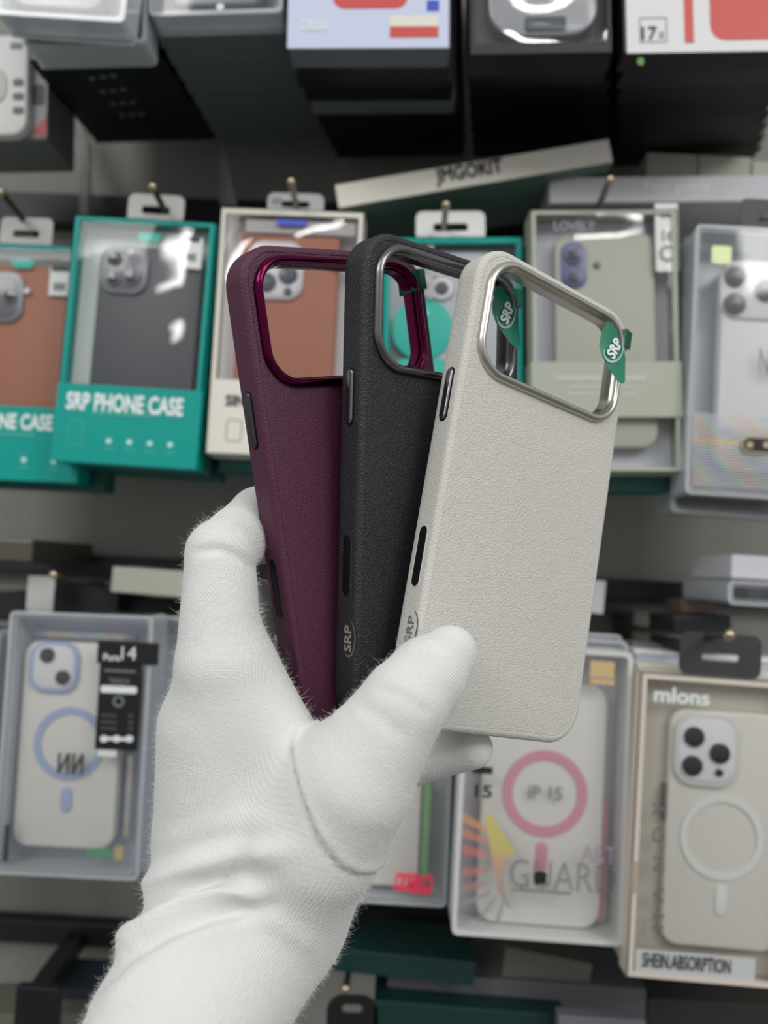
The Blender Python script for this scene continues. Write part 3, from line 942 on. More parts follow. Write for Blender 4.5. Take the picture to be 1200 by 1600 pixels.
pts = [b.loc(x, y, -.0005) for x, y in ((757, 1274), (768, 1274), (786, 1302), (806, 1330), (800, 1338), (790, 1346), (786, 1370), (790, 1400), (800, 1420), (792, 1418), (778, 1392), (770, 1350), (766, 1320))]
bmk.faces.new([bmk.verts.new((x, -.0005, z)) for x, z in pts])
wm = mat('wing ink', (214, 196, 96), .5)
N = wm.node_tree.nodes; Lk = wm.node_tree.links
tc = N.new('ShaderNodeTexCoord'); sp = N.new('ShaderNodeSeparateXYZ'); mr = N.new('ShaderNodeMapRange'); rp = N.new('ShaderNodeValToRGB')
za = pts[0][1]; zb2 = pts[8][1]
mr.inputs['From Min'].default_value = za; mr.inputs['From Max'].default_value = zb2
e = rp.color_ramp.elements
e[0].color = (*lin((212, 196, 112)), 1); e[1].color = (*lin((160, 158, 152)), 1)
for pp, cc in ((.35, (202, 192, 118)), (.5, (204, 166, 140)), (.75, (184, 158, 148))):
    q = e.new(pp); q.color = (*lin(cc), 1)
Lk.new(tc.outputs['Object'], sp.inputs[0]); Lk.new(sp.outputs['Z'], mr.inputs[0]); Lk.new(mr.outputs[0], rp.inputs[0]); Lk.new(rp.outputs[0], N['Principled BSDF'].inputs['Base Color'])
link('wing', bmk, wm, b.root)
patch(b, 'holo_sticker', 922, 1033, 960, 1059, HOLOW, y=-.0004)
patch(b, 'holo_sticker', 922, 1061, 960, 1070, HOLOW, y=-.0004)
for k, (o_, lb) in enumerate(((0, 'nearest of two clear pack edges showing above the pink-ringed pack'), (1, 'further clear pack edge showing above the pink-ringed pack'))):
    b2 = Box('phone_case_box', [(728, 986 - 12 * k), (980 - 10 * k, 1003 - 8 * k), (966 - 10 * k, 1455), (706, 1440)], 0.578 + .032 * k, lb, group='packs behind the lower row', T=0.028)
    acrylic(b2, SILB)
b = Box('phone_case_box', [(999, 1050), (1242, 1067), (1228, 1552), (982, 1524)], 0.530, 'cream-framed pack with a triple-lens clear case, at bottom right', group=GL, T=0.018)
carton(b, mat('warm cream frame', (226, 214, 200), .45), (-b.w / 2 + .004, b.w / 2 - .004, .004, b.h - .004), TANB, PANE2)
c = Case(b, 1040, 1112, 1222, 1484, 0.0055, 'clear phone case with a white ring and three large lenses', mat('stone clear panel', (208, 205, 195), .4), r=.011, T=.006)
c.shape('camera_trim', 'rr', 1054, 1116, 1156, 1230, mat('clear rim', (200, 200, 196), .2, coat=.6), out=.0026, th=.005, r=.013)
c.shape('camera_plate', 'rr', 1061, 1124, 1149, 1221, PLATE, out=.003, th=.003, r=.011)
for lx, ly, q in ((1086, 1152, 16), (1126, 1178, 16), (1083, 1197, 16), (1125, 1208, 6)):
    c.shape('lens', 'c', lx - q, ly - q, lx + q, ly + q, LENS, out=.005, th=.003)
c.shape('magnet_ring', 'ring', 1063, 1243, 1194, 1376, WRING, out=.0012, th=.002, hole=.0042)
c.shape('magnet_bar', 'rr', 1118, 1384, 1136, 1432, WRING, out=.0012, th=.002, r=.0035)
c.shape('side_button', 'rr', 1036, 1225, 1043, 1282, mat('grey key', (96, 98, 96), .5), out=-.001, th=.004, r=.001)
patch(b, 'bottom_label', 992, 1490, 1180, 1530, mat('pale blue label', (204, 206, 206), .5), y=.0002)
btext(b, 'SHEIN.ABSORPTION', 1004, 1494, 1142, 1516, INKK, y=-.0006, bold=.012)
for ch, y in zip('HANDY', (1440, 1398, 1350, 1304, 1264)):
    btext(b, ch, 1020, y - 11, 1037, y + 11, mat('warm grey ink', (122, 120, 114), .5), y=.0016, rot=math.pi / 2, bold=.02)
btext(b, 'mlons', 1023, 1076, 1108, 1099, INKW, y=.0014, bold=.03)
patch(b, 'box_catch', 1003 - 16, 1346, 1003 - 8, 1396, mat('tan catch', (186, 166, 150), .5), y=-.0006)
cx, cz, w, h = b.rect(1062, 990, 1190, 1058, .003)
link('hang_tab', framep(rr(w, h, .006, 5, cx, cz), rr(w * .45, .005, .002, 5, cx, cz - h * .05), .003, .0042), mat('charcoal tab', (58, 58, 60), .5), b.root)
for k in range(4):
    b2 = Box('phone_case_box', [(993 - 3 * k, 1036 - 11 * k), (1240 - 3 * k, 1053 - 11 * k), (1222, 1530 - 8 * k), (976, 1505 - 8 * k)], 0.559 + .026 * k,
             ('nearest', 'second', 'third', 'furthest')[k] + ' thin pale box edge behind the cream-framed pack', group='packs behind the lower row', T=0.024)
    carton(b2, (CREAM, BACKC, WHITE, MIDGREY)[k])
hook(1139, 992, 0.50, 'wire hook with a brass ball in the charcoal tab', r=.0028)
hook(84, 898, 0.56, 'wire hook above the pack with the black label', m=DSTEEL)
# small things above the lower row
for q, Y, T, m, lb, nm in (
        ([(176, 880), (330, 902), (330, 944), (174, 918)], 0.64, 0.06, SAGE, 'sage green flat box leaning behind the gloved index finger', 'flat_box'),
        ([(900, 903), (948, 908), (942, 960), (896, 955)], 0.66, 0.05, LAV, 'small white box end right of the white case', 'flat_box'),
        ([(1144, 868), (1260, 872), (1258, 908), (1142, 905)], 0.58, 0.08, LAV, 'pale grey box end above the clear tray at right edge', 'flat_box'),
        ([(88, 905), (186, 912), (182, 962), (84, 956)], 0.65, 0.04, NAVY, 'black box behind the lower left wire hook', 'flat_box'),
        ([(190, 926), (330, 952), (330, 985), (188, 975)], 0.67, 0.04, BLACK, 'black box under the sage green flat box', 'flat_box'),
        ([(-60, 926), (52, 922), (50, 968), (-60, 972)], 0.64, 0.05, BLACK, 'black box at the left edge above the lower row', 'flat_box'),
        ([(1052, 964), (1142, 962), (1144, 1012), (1054, 1012)], 0.60, 0.06, BLACK, 'black box behind the charcoal hang tab', 'flat_box'),
        ([(1064, 938), (1118, 936), (1120, 962), (1066, 964)], 0.67, 0.04, mat('brown card', (120, 100, 90), .5), 'small brown box behind the black box at right', 'flat_box')):
    b = Box(nm, q, Y, lb, group='small boxes above the lower row', T=T)
    carton(b, m)
b = Box('clear_tray', [(1138, 908), (1262, 912), (1260, 950), (1136, 946)], 0.575, 'clear plastic tray under the pale grey box end at right edge', T=0.09)
acrylic(b, mat('plum grey backing', (96, 94, 98), .4))
b = Box('price_tab', [(44, 900), (88, 900), (80, 952), (40, 952)], 0.62, 'grey white hang tab beside the lower left wire hook', T=0.0012)
link('card', boxb(-b.w / 2, b.w / 2, 0, .0012, 0, b.h, .0003), mat('grey white tab', (186, 186, 182), .5), b.root)
b = Box('small_bracket', [(940, 938), (992, 958), (990, 968), (938, 950)], 0.70, 'short dark bracket on the wall right of the white case', T=0.02)
link('arm', boxb(-b.w / 2, b.w / 2, 0, .03, 0, b.h, .001), BLACK, b.root)
p0 = at(-40, 876, .60); p1 = at(50, 868, .60)
bm = boxb(0, (p1 - p0).x, 0, .12, 0, .018, .002)
o = link('shelf_bracket', bm, mat('bronze metal', (98, 92, 84), .4, .7)); o.location = p0
tag(o, 'bronze metal bracket at the left edge above the black box', 'bracket')

# --- bottom edge: tops of the next row, in the dark, plus added shade slabs
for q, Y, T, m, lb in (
        ([(520, 1486), (745, 1500), (740, 1536), (516, 1522)], 0.60, 0.06, TEALSHADE, 'teal box in painted shade lying under the neon lettered pack'),
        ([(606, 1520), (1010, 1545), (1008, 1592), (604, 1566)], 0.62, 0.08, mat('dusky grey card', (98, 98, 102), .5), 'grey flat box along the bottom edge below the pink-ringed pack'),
        ([(560, 1424), (1012, 1452), (1008, 1540), (556, 1512)], 0.704, 0.015, BLACK, 'wide black slab added as wall shade behind the pink-ringed pack'),  # added black slab, darkens the wall where it lies in shade
        ([(1012, 1560), (1262, 1576), (1260, 1656), (1010, 1640)], 0.67, 0.05, mat('wall shade brown', (44, 42, 38), .6), 'dark slab added as wall shade in the bottom right corner of the photo'),  # added slab, its dark colour stands for shaded wall
        ([(585, 1568), (885, 1582), (880, 1640), (580, 1626)], 0.60, 0.06, TEALSHADE, 'teal box in painted shade cut by the bottom edge of the photo'),
        ([(800, 1492), (925, 1498), (922, 1544), (772, 1540)], 0.625, 0.05, mat('shaded sage card', (104, 106, 96), .6), 'sage box end hanging behind the pink-ringed pack'),  # sage dimmed, shade of the bottom row put into the colour
        ([(874, 1588), (1010, 1594), (1008, 1650), (870, 1645)], 0.58, 0.012, mat('shaded lilac card', (116, 112, 118), .5), 'pale lilac box corner at the bottom edge'),  # pale lilac painted darker to show it shaded
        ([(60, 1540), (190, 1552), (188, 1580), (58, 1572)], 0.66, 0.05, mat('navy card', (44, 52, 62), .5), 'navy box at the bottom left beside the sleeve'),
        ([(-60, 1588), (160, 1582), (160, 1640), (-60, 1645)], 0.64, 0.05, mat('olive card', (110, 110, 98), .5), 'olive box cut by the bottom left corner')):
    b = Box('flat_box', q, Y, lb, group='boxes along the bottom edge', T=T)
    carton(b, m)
o = empty('sloping_bracket', Matrix.Translation(at(122, 1465, .735)), 'black sloping bracket arm at the bottom left', 'bracket')
q0 = at(122, 1465, .735); q1 = at(62, 1552, .60); q2 = at(58, 1700, .60)
link('arm', tube(bmesh.new(), [Vector((0, 0, 0)), q1 - q0], .010, 4), BLACK, o)
link('end_plate', boxb((q1 - q0).x - .016, (q1 - q0).x + .016, (q1 - q0).y - .004, (q1 - q0).y + .004, (q2 - q0).z, (q1 - q0).z + .006, .001), NAVY, o)
b = Box('hang_tab', [(520, 1560), (588, 1552), (592, 1640), (500, 1640)], 0.60, 'black hang tab on a hook right of the glove cuff', T=.002)
link('card', framep(rr(b.w, b.h, .012, 6, 0, b.h / 2), rr(b.w * .4, .006, .003, 6, 0, b.h * .75), 0, .0015), BLACK, b.root)
hook(540, 1545, 0.57, 'wire hook through the black tab right of the glove cuff', m=DSTEEL)
#HELD

# ---------------------------------------------------------------- the three held cases
CW, CB, CT = 80.5, -83.25, 84.9                # width, bottom and top in mm
CH = CT - CB
RW, RH, RTOP = 72.4, 44.3, 81.7                # camera ring
TH = 11.0
GREENT = mat('green tape', (8, 122, 92), .32)
GREENT.node_tree.nodes['Principled BSDF'].inputs['Coat Weight'].default_value = .3
SLOT = mat('slot black', (12, 12, 15), .5, spec=.25)


def mm(loop, w):
    return [(x / 1000, (y - CB) / 1000, w / 1000) for x, y in loop]


def held_case(R, t, label, lm, ringm, btnm, logom, tagged, ringlabel):
    M = (RWC @ Matrix(R)).to_4x4()
    M.translation = CAM + RWC @ ((Vector(t) + Matrix(R) @ Vector((0, CB, 0))) / 1000)
    root = empty('phone_case', M, label, 'phone case', 'phone cases fanned out in the gloved hand')
    cy = (CT + CB) / 2

    def lp(i, w, r=13.5):
        return mm(rr(CW - 2 * i, CH - 2 * i, max(2, r - i), 12, 0, cy), w)
    hole = rr(RW - 1.2, RH - 1.2, 12.4, 12, 0, RTOP - RH / 2)
    prof = [(3.05, 0), (2.85, -.03), (2.72, -.16), (2.58, -.02), (2.3, 0)]
    for k in range(1, 8):
        a = k / 7 * math.pi / 2
        prof.append((2.3 - 2.3 * math.sin(a), -2.3 + 2.3 * math.cos(a)))
    prof += [(0, -5), (0, -8), (0, -10.3), (.25, -10.85), (.7, -11), (1.3, -11), (1.7, -10.8), (1.9, -10.3), (1.9, -6), (1.9, -2.9), (2.4, -2.2), (3.05, -2.0)]
    bm = bmesh.new()
    V = loft(bm, [lp(i, w) for i, w in prof])
    hv0 = [bm.verts.new(p) for p in mm(hole, 0)]; hv1 = [bm.verts.new(p) for p in mm(hole, -2)]
    n = len(hv0)
    for i in range(n):
        bm.faces.new((hv0[i], hv0[(i + 1) % n], hv1[(i + 1) % n], hv1[i]))

    def es(loop):
        return [bm.edges.get((loop[i], loop[(i + 1) % len(loop)])) for i in range(len(loop))]
    bmesh.ops.triangle_fill(bm, edges=es(V[0]) + es(hv0), use_beauty=True)
    bmesh.ops.triangle_fill(bm, edges=es(V[-1]) + es(hv1), use_beauty=True)
    link('shell', bm, lm, root, True)
    # metal surround of the camera opening
    rp_ = [(0, -.4), (0, .5), (.25, 1.35), (.8, 2.0), (1.45, 2.3), (1.75, 2.34), (2.2, 2.2), (2.6, 1.75), (2.8, 1.1), (2.95, 0), (3.35, -.5), (3.45, -1.2), (3.45, -5.2), (3.2, -5.5), (1.6, -5.5), (1.4, -5.2), (1.4, -.4)]
    bm = bmesh.new()
    loft(bm, [mm(rr(RW - 2 * i, RH - 2 * i, 13 - i, 14, 0, RTOP - RH / 2), w) for i, w in rp_], wrap=True)
    o = link('camera_surround', bm, ringm, root, True); o['label'] = ringlabel
    # side key and control slot on the left edge (the edge plane is v-w)
    S = Matrix(((0, 0, -1, -CW / 2000), (0, 1, 0, 0), (1, 0, 0, 0), (0, 0, 0, 1)))   # (a,b,c): a->w, b->v, c->-u outwards

    def side(name, a, v0, v1, wd, h0, h1, m, bev, n=8, lab=None):
        loop = rr(wd, v1 - v0, wd / 2, n, a, (v0 + v1) / 2 - CB)
        bm = bmesh.new()
        L = []
        for tt in (0, .4, .75, 1):
            an = tt * math.pi / 2
            L.append([(x, y, h1 - bev * (1 - math.cos(an))) for x, y in inset(loop, bev * (1 - math.sin(an)))])
        L.append([(x, y, h0) for x, y in loop])
        loft(bm, L, cap0=True, cap1=True)
        bm.transform(Matrix.Scale(.001, 4)); bm.transform(S)
        return link(name, bm, m, root, True)
    side('side_key_recess', -6.1, 18.6, 38.2, 4.4, -.4, .04, SLOT, .02)
    side('side_key', -6.1, 19.2, 37.6, 3.2, -.4, .95, btnm, .6)
    # slot: raised lip and black floor
    lo = rr(5.4, 21.6, 2.7, 8, -6.1, -28.2 - CB); li = rr(4.2, 20.4, 2.1, 8, -6.1, -28.2 - CB)
    bm = bmesh.new()
    loft(bm, [[(x, y, -.2) for x, y in lo], [(x, y, .12) for x, y in inset(lo, .15)], [(x, y, .22) for x, y in inset(lo, .4)], [(x, y, .1) for x, y in li], [(x, y, -.3) for x, y in li]])
    bm.transform(Matrix.Scale(.001, 4)); bm.transform(S)
    link('slot_lip', bm, lm, root, True)
    side('control_slot', -6.1, -38.4, -18.0, 4.3, -.3, .03, SLOT, .02)
    # dark opening on the inside of the right wall
    bm = bmesh.new()
    lp2 = rr(3.6, 9, 1.8, 6, -6.4, 41 - CB)
    loft(bm, [[(x, y, 0) for x, y in lp2], [(x, y, -.15) for x, y in lp2]], cap0=True, cap1=True)
    bm.transform(Matrix.Scale(.001, 4))
    bm.transform(Matrix(((0, 0, 1, CW / 2000 - .0019), (0, 1, 0, 0), (1, 0, 0, 0), (0, 0, 0, 1))))
    link('key_opening', bm, SLOT, root)
    # stamped mark on the edge: letters with an open loop below
    TM = S @ Matrix.Translation((-.0046, (-52.5 - CB) / 1000, 0)) @ Matrix.Rotation(math.pi / 2, 4, 'Z')
    text('logo_lettering', 'SRP', .004, logom, root, TM, depth=.00006, bold=.03, width=.0085, height=.0034)
    swoosh('logo_loop', root, TM @ Matrix.Translation((0, -.0006, .00003)), logom, .0062, .0036, 150, 352)
    tape(root, tagged)
    return root


def swoosh(name, parent, M, m, rx, ry, a0, a1):
    bm = bmesh.new(); n = 26
    o_, i_ = [], []
    for k in range(n + 1):
        t = k / n; a = math.radians(a0 + (a1 - a0) * t)
        wd = .16 * math.sin(math.pi * (t * .9 + .06)) + .02
        o_.append(bm.verts.new((rx * math.cos(a), ry * math.sin(a), 0)))
        i_.append(bm.verts.new((rx * (1 - wd) * math.cos(a), ry * (1 - wd) * math.sin(a), 0)))
    for k in range(n):
        bm.faces.new((o_[k], o_[k + 1], i_[k + 1], i_[k]))
    bmesh.ops.solidify(bm, geom=bm.faces[:], thickness=.00006)
    return link(name, bm, m, parent, M=M)


def tape(root, tagged):
    def P(u, v, w):
        return Vector((u / 1000, (v - CB) / 1000, w / 1000))
    # strip folded over the right side of the surround
    path = [(31.6, -6.2), (32.3, -4.5), (32.4, -1.5), (32.7, .2), (33.3, 1.6), (34.3, 2.55), (35.3, 2.4), (36.2, 1.7), (37.3, .9), (39.0, .6), (40.6, -.2)]
    bm = bmesh.new(); rows = []
    for k, (u, w) in enumerate(path):
        sh = (k / 10) * 2.0
        rows.append([bm.verts.new(P(u, 69.8 + sh + 7.4 * j / 4, w + .12)) for j in range(5)])
    for k in range(len(path) - 1):
        for j in range(4):
            bm.faces.new((rows[k][j], rows[k][j + 1], rows[k + 1][j + 1], rows[k + 1][j]))
    bmesh.ops.solidify(bm, geom=bm.faces[:], thickness=.00008)
    o = link('pull_tab', bm, GREENT, root, True)
    if not tagged:
        o['label'] = 'green tape strip folded over the camera surround'
        return
    o['label'] = 'green tape tab with a white mark'
    out = [(-1.2, 10.6), (-2.8, 9.0), (-4.6, 5.0), (-5.2, 2.2), (-4.6, -1.6), (-2.6, -6.4), (-.8, -9.8), (.6, -11.2), (2.2, -11.2), (3.6, -9.8), (5.0, -5.2), (5.8, -1.2), (5.2, 1.0), (3.4, 4.0), (2.6, 6.4), (.4, 9.6)]
    bm = bmesh.new()
    bm.faces.new([bm.verts.new((x, y, 0)) for x, y in out])
    bmesh.ops.triangulate(bm, faces=bm.faces[:])
    bmesh.ops.subdivide_edges(bm, edges=bm.edges[:], cuts=3, use_grid_fill=True)
    for v in bm.verts:
        v.co.z = .012 * v.co.y ** 2 * (1 if v.co.y < 0 else .3) + .03 * v.co.x * v.co.y * .3 - .02 * v.co.x ** 2
    bmesh.ops.solidify(bm, geom=bm.faces[:], thickness=.08)
    bm.transform(Matrix.Scale(.001, 4))
    L = Matrix.Translation(P(26.6, 65.5, 4.2)) @ Matrix.Rotation(math.radians(-10), 4, 'Y') @ Matrix.Rotation(math.radians(16), 4, 'Z') @ Matrix.Scale(1.12, 4)
    leaf = link('tab_leaf', bm, GREENT, o, True, M=L)
    TM = Matrix.Translation((.0002, .0012, .0004)) @ Matrix.Rotation(math.radians(52), 4, 'Z')
    lt = text('tab_lettering', 'SRP', .004, INKW, o, L @ TM, depth=.0002, bold=.04, width=.0070, height=.0036)
    swoosh('tab_loop', o, L @ TM @ Matrix.Translation((-.0006, 0, .0001)), INKW, .0052, .0038, 120, 320)


WL = leather('ivory leather', (208, 205, 197), .5, .62)
DL = leather('black leather', (40, 41, 45), .47, .75)
ML = leather('maroon leather', (80, 34, 60), .5, .38)
RS = mat('satin steel', (196, 194, 184), .3, 1.0)
RD = mat('gunmetal', (118, 116, 118), .26, 1.0)
RM = mat('magenta anodised metal', (92, 20, 58), .16, 1.0)
KG = mat('grey key metal', (128, 124, 128), .28, 1.0)
KD = mat('dark key metal', (86, 86, 90), .3, 1.0)
held_case([[0.81182, 0.1745, 0.55723], [0.23054, -0.97256, -0.0313], [0.53648, 0.15387, -0.82977]], [52.72, -3.77, 286.46],
          'ivory leather phone case with a silver camera surround, front of the fan', WL, RS, KG, mat('silver stamp', (150, 150, 152), .35, .5), True, 'satin steel camera surround')
held_case([[0.75049, 0.02305, 0.66048], [0.01894, -0.99973, 0.01336], [0.66061, 0.00248, -0.75073]], [22.35, -9.47, 290.05],
          'black leather phone case with a gunmetal camera surround, middle of the fan', DL, RD, KG, mat('champagne stamp', (176, 166, 150), .35, .4), True, 'gunmetal camera surround')
held_case([[0.7667, -0.13181, 0.62833], [-0.15269, -0.98805, -0.02097], [0.62359, -0.07986, -0.77766]], [-5.2, -8.38, 286.47],
          'maroon leather phone case with a magenta camera surround, back of the fan', ML, RM, KD, mat('mauve stamp', (120, 92, 108), .35, .4), False, 'magenta metal camera surround')

# ---------------------------------------------------------------- gloved hand
# bones: (px, py, depth mm, radius mm) joints of tapered capsules, blended into one skin
def J(px, py, d, r):
    return np.array(((px - 600) / FPX * d, (py - 800) / FPX * d, d, r))


chains = {
    'arm': ([J(203, 1790, 210, 24.5), J(288, 1600, 232, 26.9), J(384, 1425, 263, 31.3), J(362, 1300, 268, 25.6), J(340, 1140, 264, 19.4)], 0),
    'palm': ([J(400, 1400, 276, 25), J(430, 1200, 298, 15)], 0),
    'index': ([J(372, 1340, 266, 21), J(342, 1040, 253, 13.6), J(345, 866, 259, 11.3), J(371, 842, 274, 11.0), J(405, 807, 293.5, 11.0), J(470, 802, 308, 9)], 1),
    'thumb': ([J(430, 1390, 262, 25), J(496, 1304, 248, 21.5), J(552, 1220, 240, 17.2), J(632, 1098, 239, 12.2), J(668, 1056, 244, 11.2), J(702, 1021, 251.2, 8.2)], 1),
    'web': ([J(372, 1052, 258, 13.2), J(468, 1198, 253, 11), J(546, 1218, 244, 12.5)], 0),
    'middle': ([J(376, 1090, 283, 13), J(378, 945, 288, 11), J(430, 950, 300, 9.6), J(500, 960, 318, 8.5)], 2),
    'ring': ([J(392, 1140, 299, 12), J(394, 1030, 306, 10.5), J(452, 1050, 318, 9), J(522, 1050, 332, 8.3)], 3),
    'pinky': ([J(450, 1230, 298, 12), J(560, 1212, 301, 10), J(676, 1177, 294, 8.4), J(738, 1169, 287.5, 6.8)], 4),
}


def cone_sdf(P, a, b):
    """signed distance to a tapered capsule"""
    pa = P - a[:3]; ba = b[:3] - a[:3]
    L = float(ba @ ba)
    t = np.clip((pa @ ba) / L, 0, 1)
    d = np.linalg.norm(pa - t[..., None] * ba, axis=-1) - (a[3] + (b[3] - a[3]) * t)
    return d.astype(np.float32), t


def smin(a, b, k):
    h = np.clip(k - np.abs(a - b), 0, None) / k
    return np.minimum(a, b) - h * h * k * .25


H_ = 1.25
lo = np.array([-112., -12., 205.]); hi = np.array([58., 205., 345.])
dims = np.ceil((hi - lo) / H_).astype(int)
ax = [lo[i] + H_ * np.arange(dims[i]) for i in range(3)]
G = np.stack(np.meshgrid(*ax, indexing='ij'), -1).astype(np.float32)
field = None
for nm, (js, grp) in chains.items():
    limb = None
    for a, b in zip(js[:-1], js[1:]):
        d, _ = cone_sdf(G, a.astype(np.float32), b.astype(np.float32))
        limb = d if limb is None else smin(limb, d, 1.5)
    if field is None: field = limb
    else: field = smin(field, limb, 10.0 if grp < 2 else 3.5)
del G
# surface nets
ins = field < 0
cells = np.zeros(np.array(field.shape) - 1, bool)
cnt = np.zeros(cells.shape, np.uint8)
for i in (0, 1):
    for j in (0, 1):
        for k in (0, 1):
            cnt += ins[i:ins.shape[0] - 1 + i, j:ins.shape[1] - 1 + j, k:ins.shape[2] - 1 + k]
cells = (cnt > 0) & (cnt < 8)
idx = -np.ones(cells.shape, np.int64)
cc = np.argwhere(cells)
idx[tuple(cc.T)] = np.arange(len(cc))
acc = np.zeros((len(cc), 3)); num = np.zeros(len(cc))
corners = [(i, j, k) for i in (0, 1) for j in (0, 1) for k in (0, 1)]
for p in corners:
    for q in corners:
        if sum(abs(p[n] - q[n]) for n in range(3)) == 1 and p < q:
            fa = field[tuple((cc + p).T)]; fb = field[tuple((cc + q).T)]
            s = (fa < 0) != (fb < 0)
            t = np.where(s, fa / np.where(s, fa - fb, 1), 0)
            acc += np.where(s[:, None], np.array(p) + t[:, None] * (np.array(q) - np.array(p)), 0); num += s
pts = lo + (cc + acc / num[:, None]) * H_
faces = []
for axn in range(3):
    u, v = [(1, 2), (2, 0), (0, 1)][axn]
    sl0 = [slice(None)] * 3; sl1 = [slice(None)] * 3
    sl0[axn] = slice(0, -1); sl1[axn] = slice(1, None)
    A = ins[tuple(sl0)]; B2 = ins[tuple(sl1)]
    e = np.argwhere(A != B2)
    e = e[(e[:, u] > 0) & (e[:, v] > 0) & (e[:, u] < dims[u] - 1) & (e[:, v] < dims[v] - 1)]
    flip = A[tuple(e.T)]
    du = np.zeros(3, int); du[u] = 1; dv = np.zeros(3, int); dv[v] = 1
    q = np.stack([idx[tuple((e - du - dv).T)], idx[tuple((e - dv).T)], idx[tuple(e.T)], idx[tuple((e - du).T)]], 1)
    q[~flip] = q[~flip][:, ::-1]
    faces.append(q)
faces = np.concatenate(faces)
faces = faces[(faces >= 0).all(1)]
# relax
E2 = np.concatenate([faces[:, [0, 1]], faces[:, [1, 2]], faces[:, [2, 3]], faces[:, [3, 0]]])
for _ in range(4):
    s = np.zeros_like(pts); n = np.zeros(len(pts))
    np.add.at(s, E2[:, 0], pts[E2[:, 1]]); np.add.at(n, E2[:, 0], 1)
    pts = pts * .5 + .5 * s / np.maximum(n, 1)[:, None]


def vnormals(pts):
    d1 = pts[faces[:, 2]] - pts[faces[:, 0]]; d2 = pts[faces[:, 3]] - pts[faces[:, 1]]
    fn = np.cross(d1, d2)
    vn = np.zeros_like(pts)
    for c_ in range(4): np.add.at(vn, faces[:, c_], fn)
    return vn / np.maximum(np.linalg.norm(vn, axis=1), 1e-9)[:, None]


vn = vnormals(pts)
ctr = pts.mean(0)
if ((pts - ctr) * vn).sum() < 0:
    faces = faces[:, ::-1]; vn = -vn


def pix(p):
    return np.stack([600 + FPX * p[:, 0] / p[:, 2], 800 + FPX * p[:, 1] / p[:, 2]], 1)


def poly_dist(P, poly, closed=False):
    d = np.full(len(P), 1e9); tt = np.zeros(len(P))
    seg = list(zip(poly[:-1], poly[1:])) + ([(poly[-1], poly[0])] if closed else [])
    tot = len(seg)
    for k, (a, b) in enumerate(seg):
        a = np.array(a, float); b = np.array(b, float); ba = b - a
        t = np.clip(((P - a) @ ba) / (ba @ ba), 0, 1)
        q = np.linalg.norm(P - a - t[:, None] * ba, axis=1)
        m = q < d; d[m] = q[m]; tt[m] = (k + t[m]) / tot
    return d, tt


def inside(P, poly):
    c = np.zeros(len(P), bool); j = len(poly) - 1
    for i in range(len(poly)):
        xi, yi = poly[i]; xj, yj = poly[j]
        with np.errstate(divide='ignore', invalid='ignore'):
            m = ((yi > P[:, 1]) != (yj > P[:, 1])) & (P[:, 0] < (xj - xi) * (P[:, 1] - yi) / (yj - yi + 1e-12) + xi)
        c ^= m; j = i
    return c


uv = pix(pts)
facing = -(vn * pts).sum(1) / np.linalg.norm(pts, axis=1)
fr = np.clip(facing * 3 + .6, 0, 1)
disp = np.zeros(len(pts))
# thumb gusset: a knitted piece raised inside its seam
seam = [(520, 1118), (478, 1128), (456, 1134), (453, 1160), (460, 1200), (472, 1245), (488, 1288), (507, 1324), (530, 1352), (556, 1366), (582, 1366), (604, 1352), (622, 1326)]
gus = seam + [(780, 1260), (880, 1060), (820, 900), (610, 930), (560, 1040)]
gd, _ = poly_dist(uv, seam)
gin = inside(uv, gus)
sgn = np.where(gin, gd, -gd)
disp += fr * (np.clip(sgn / 6, 0, 1) * 1.0 + .5 * np.exp(-((sgn - 9) / 8) ** 2) - .8 * np.exp(-((sgn + 1) / 4) ** 2))
# cloth folds round the wrist: (line, height mm, width px)
folds = [([(186, 1412), (222, 1388), (300, 1352), (380, 1334), (450, 1330)], 2.4, 20),
         ([(205, 1440), (245, 1412), (300, 1386), (380, 1362)], -3.6, 10),
         ([(165, 1500), (215, 1452), (280, 1412), (350, 1395), (420, 1392)], 2.8, 14),
         ([(150, 1545), (200, 1490), (260, 1455), (340, 1428), (420, 1420)], -2.4, 12),
         ([(150, 1580), (210, 1520), (290, 1470), (380, 1440)], 1.0, 18),
         ([(250, 1320), (330, 1290), (430, 1280)], .7, 18),
         ([(300, 862), (345, 858), (385, 876), (406, 892)], -1.0, 7),
         ([(560, 1100), (600, 1125), (630, 1150)], -.4, 9),
         ([(590, 1075), (630, 1090), (672, 1118)], -.5, 9),
         ([(500, 1490), (430, 1440), (380, 1400)], .7, 16)]
for ln, hgt, wd in folds:
    d, t = poly_dist(uv, ln)
    disp += fr * 1.35 * hgt * np.exp(-(d / wd) ** 2) * np.clip(np.minimum(t, 1 - t) * 5 + .25, 0, 1)
pts = pts + vn * disp[:, None]
for _ in range(1):
    s = np.zeros_like(pts); n = np.zeros(len(pts))
    np.add.at(s, E2[:, 0], pts[E2[:, 1]]); np.add.at(n, E2[:, 0], 1)
    pts = pts * .6 + .4 * s / np.maximum(n, 1)[:, None]
# the index finger is pressed against the rear rim of the maroon case
Rm = np.array([[0.7667, -0.13181, 0.62833], [-0.15269, -0.98805, -0.02097], [0.62359, -0.07986, -0.77766]]); tm = np.array([-5.2, -8.38, 286.47])
lc = (pts - tm) @ Rm
pr = (lc[:, 0] > -41.6) & (lc[:, 0] < -36.5) & (lc[:, 2] > -11.5) & (lc[:, 2] < -7.5) & (lc[:, 1] > 40) & (lc[:, 1] < 84)
lc[pr, 2] = -11.5
pts = lc @ Rm.T + tm
vn = vnormals(pts)
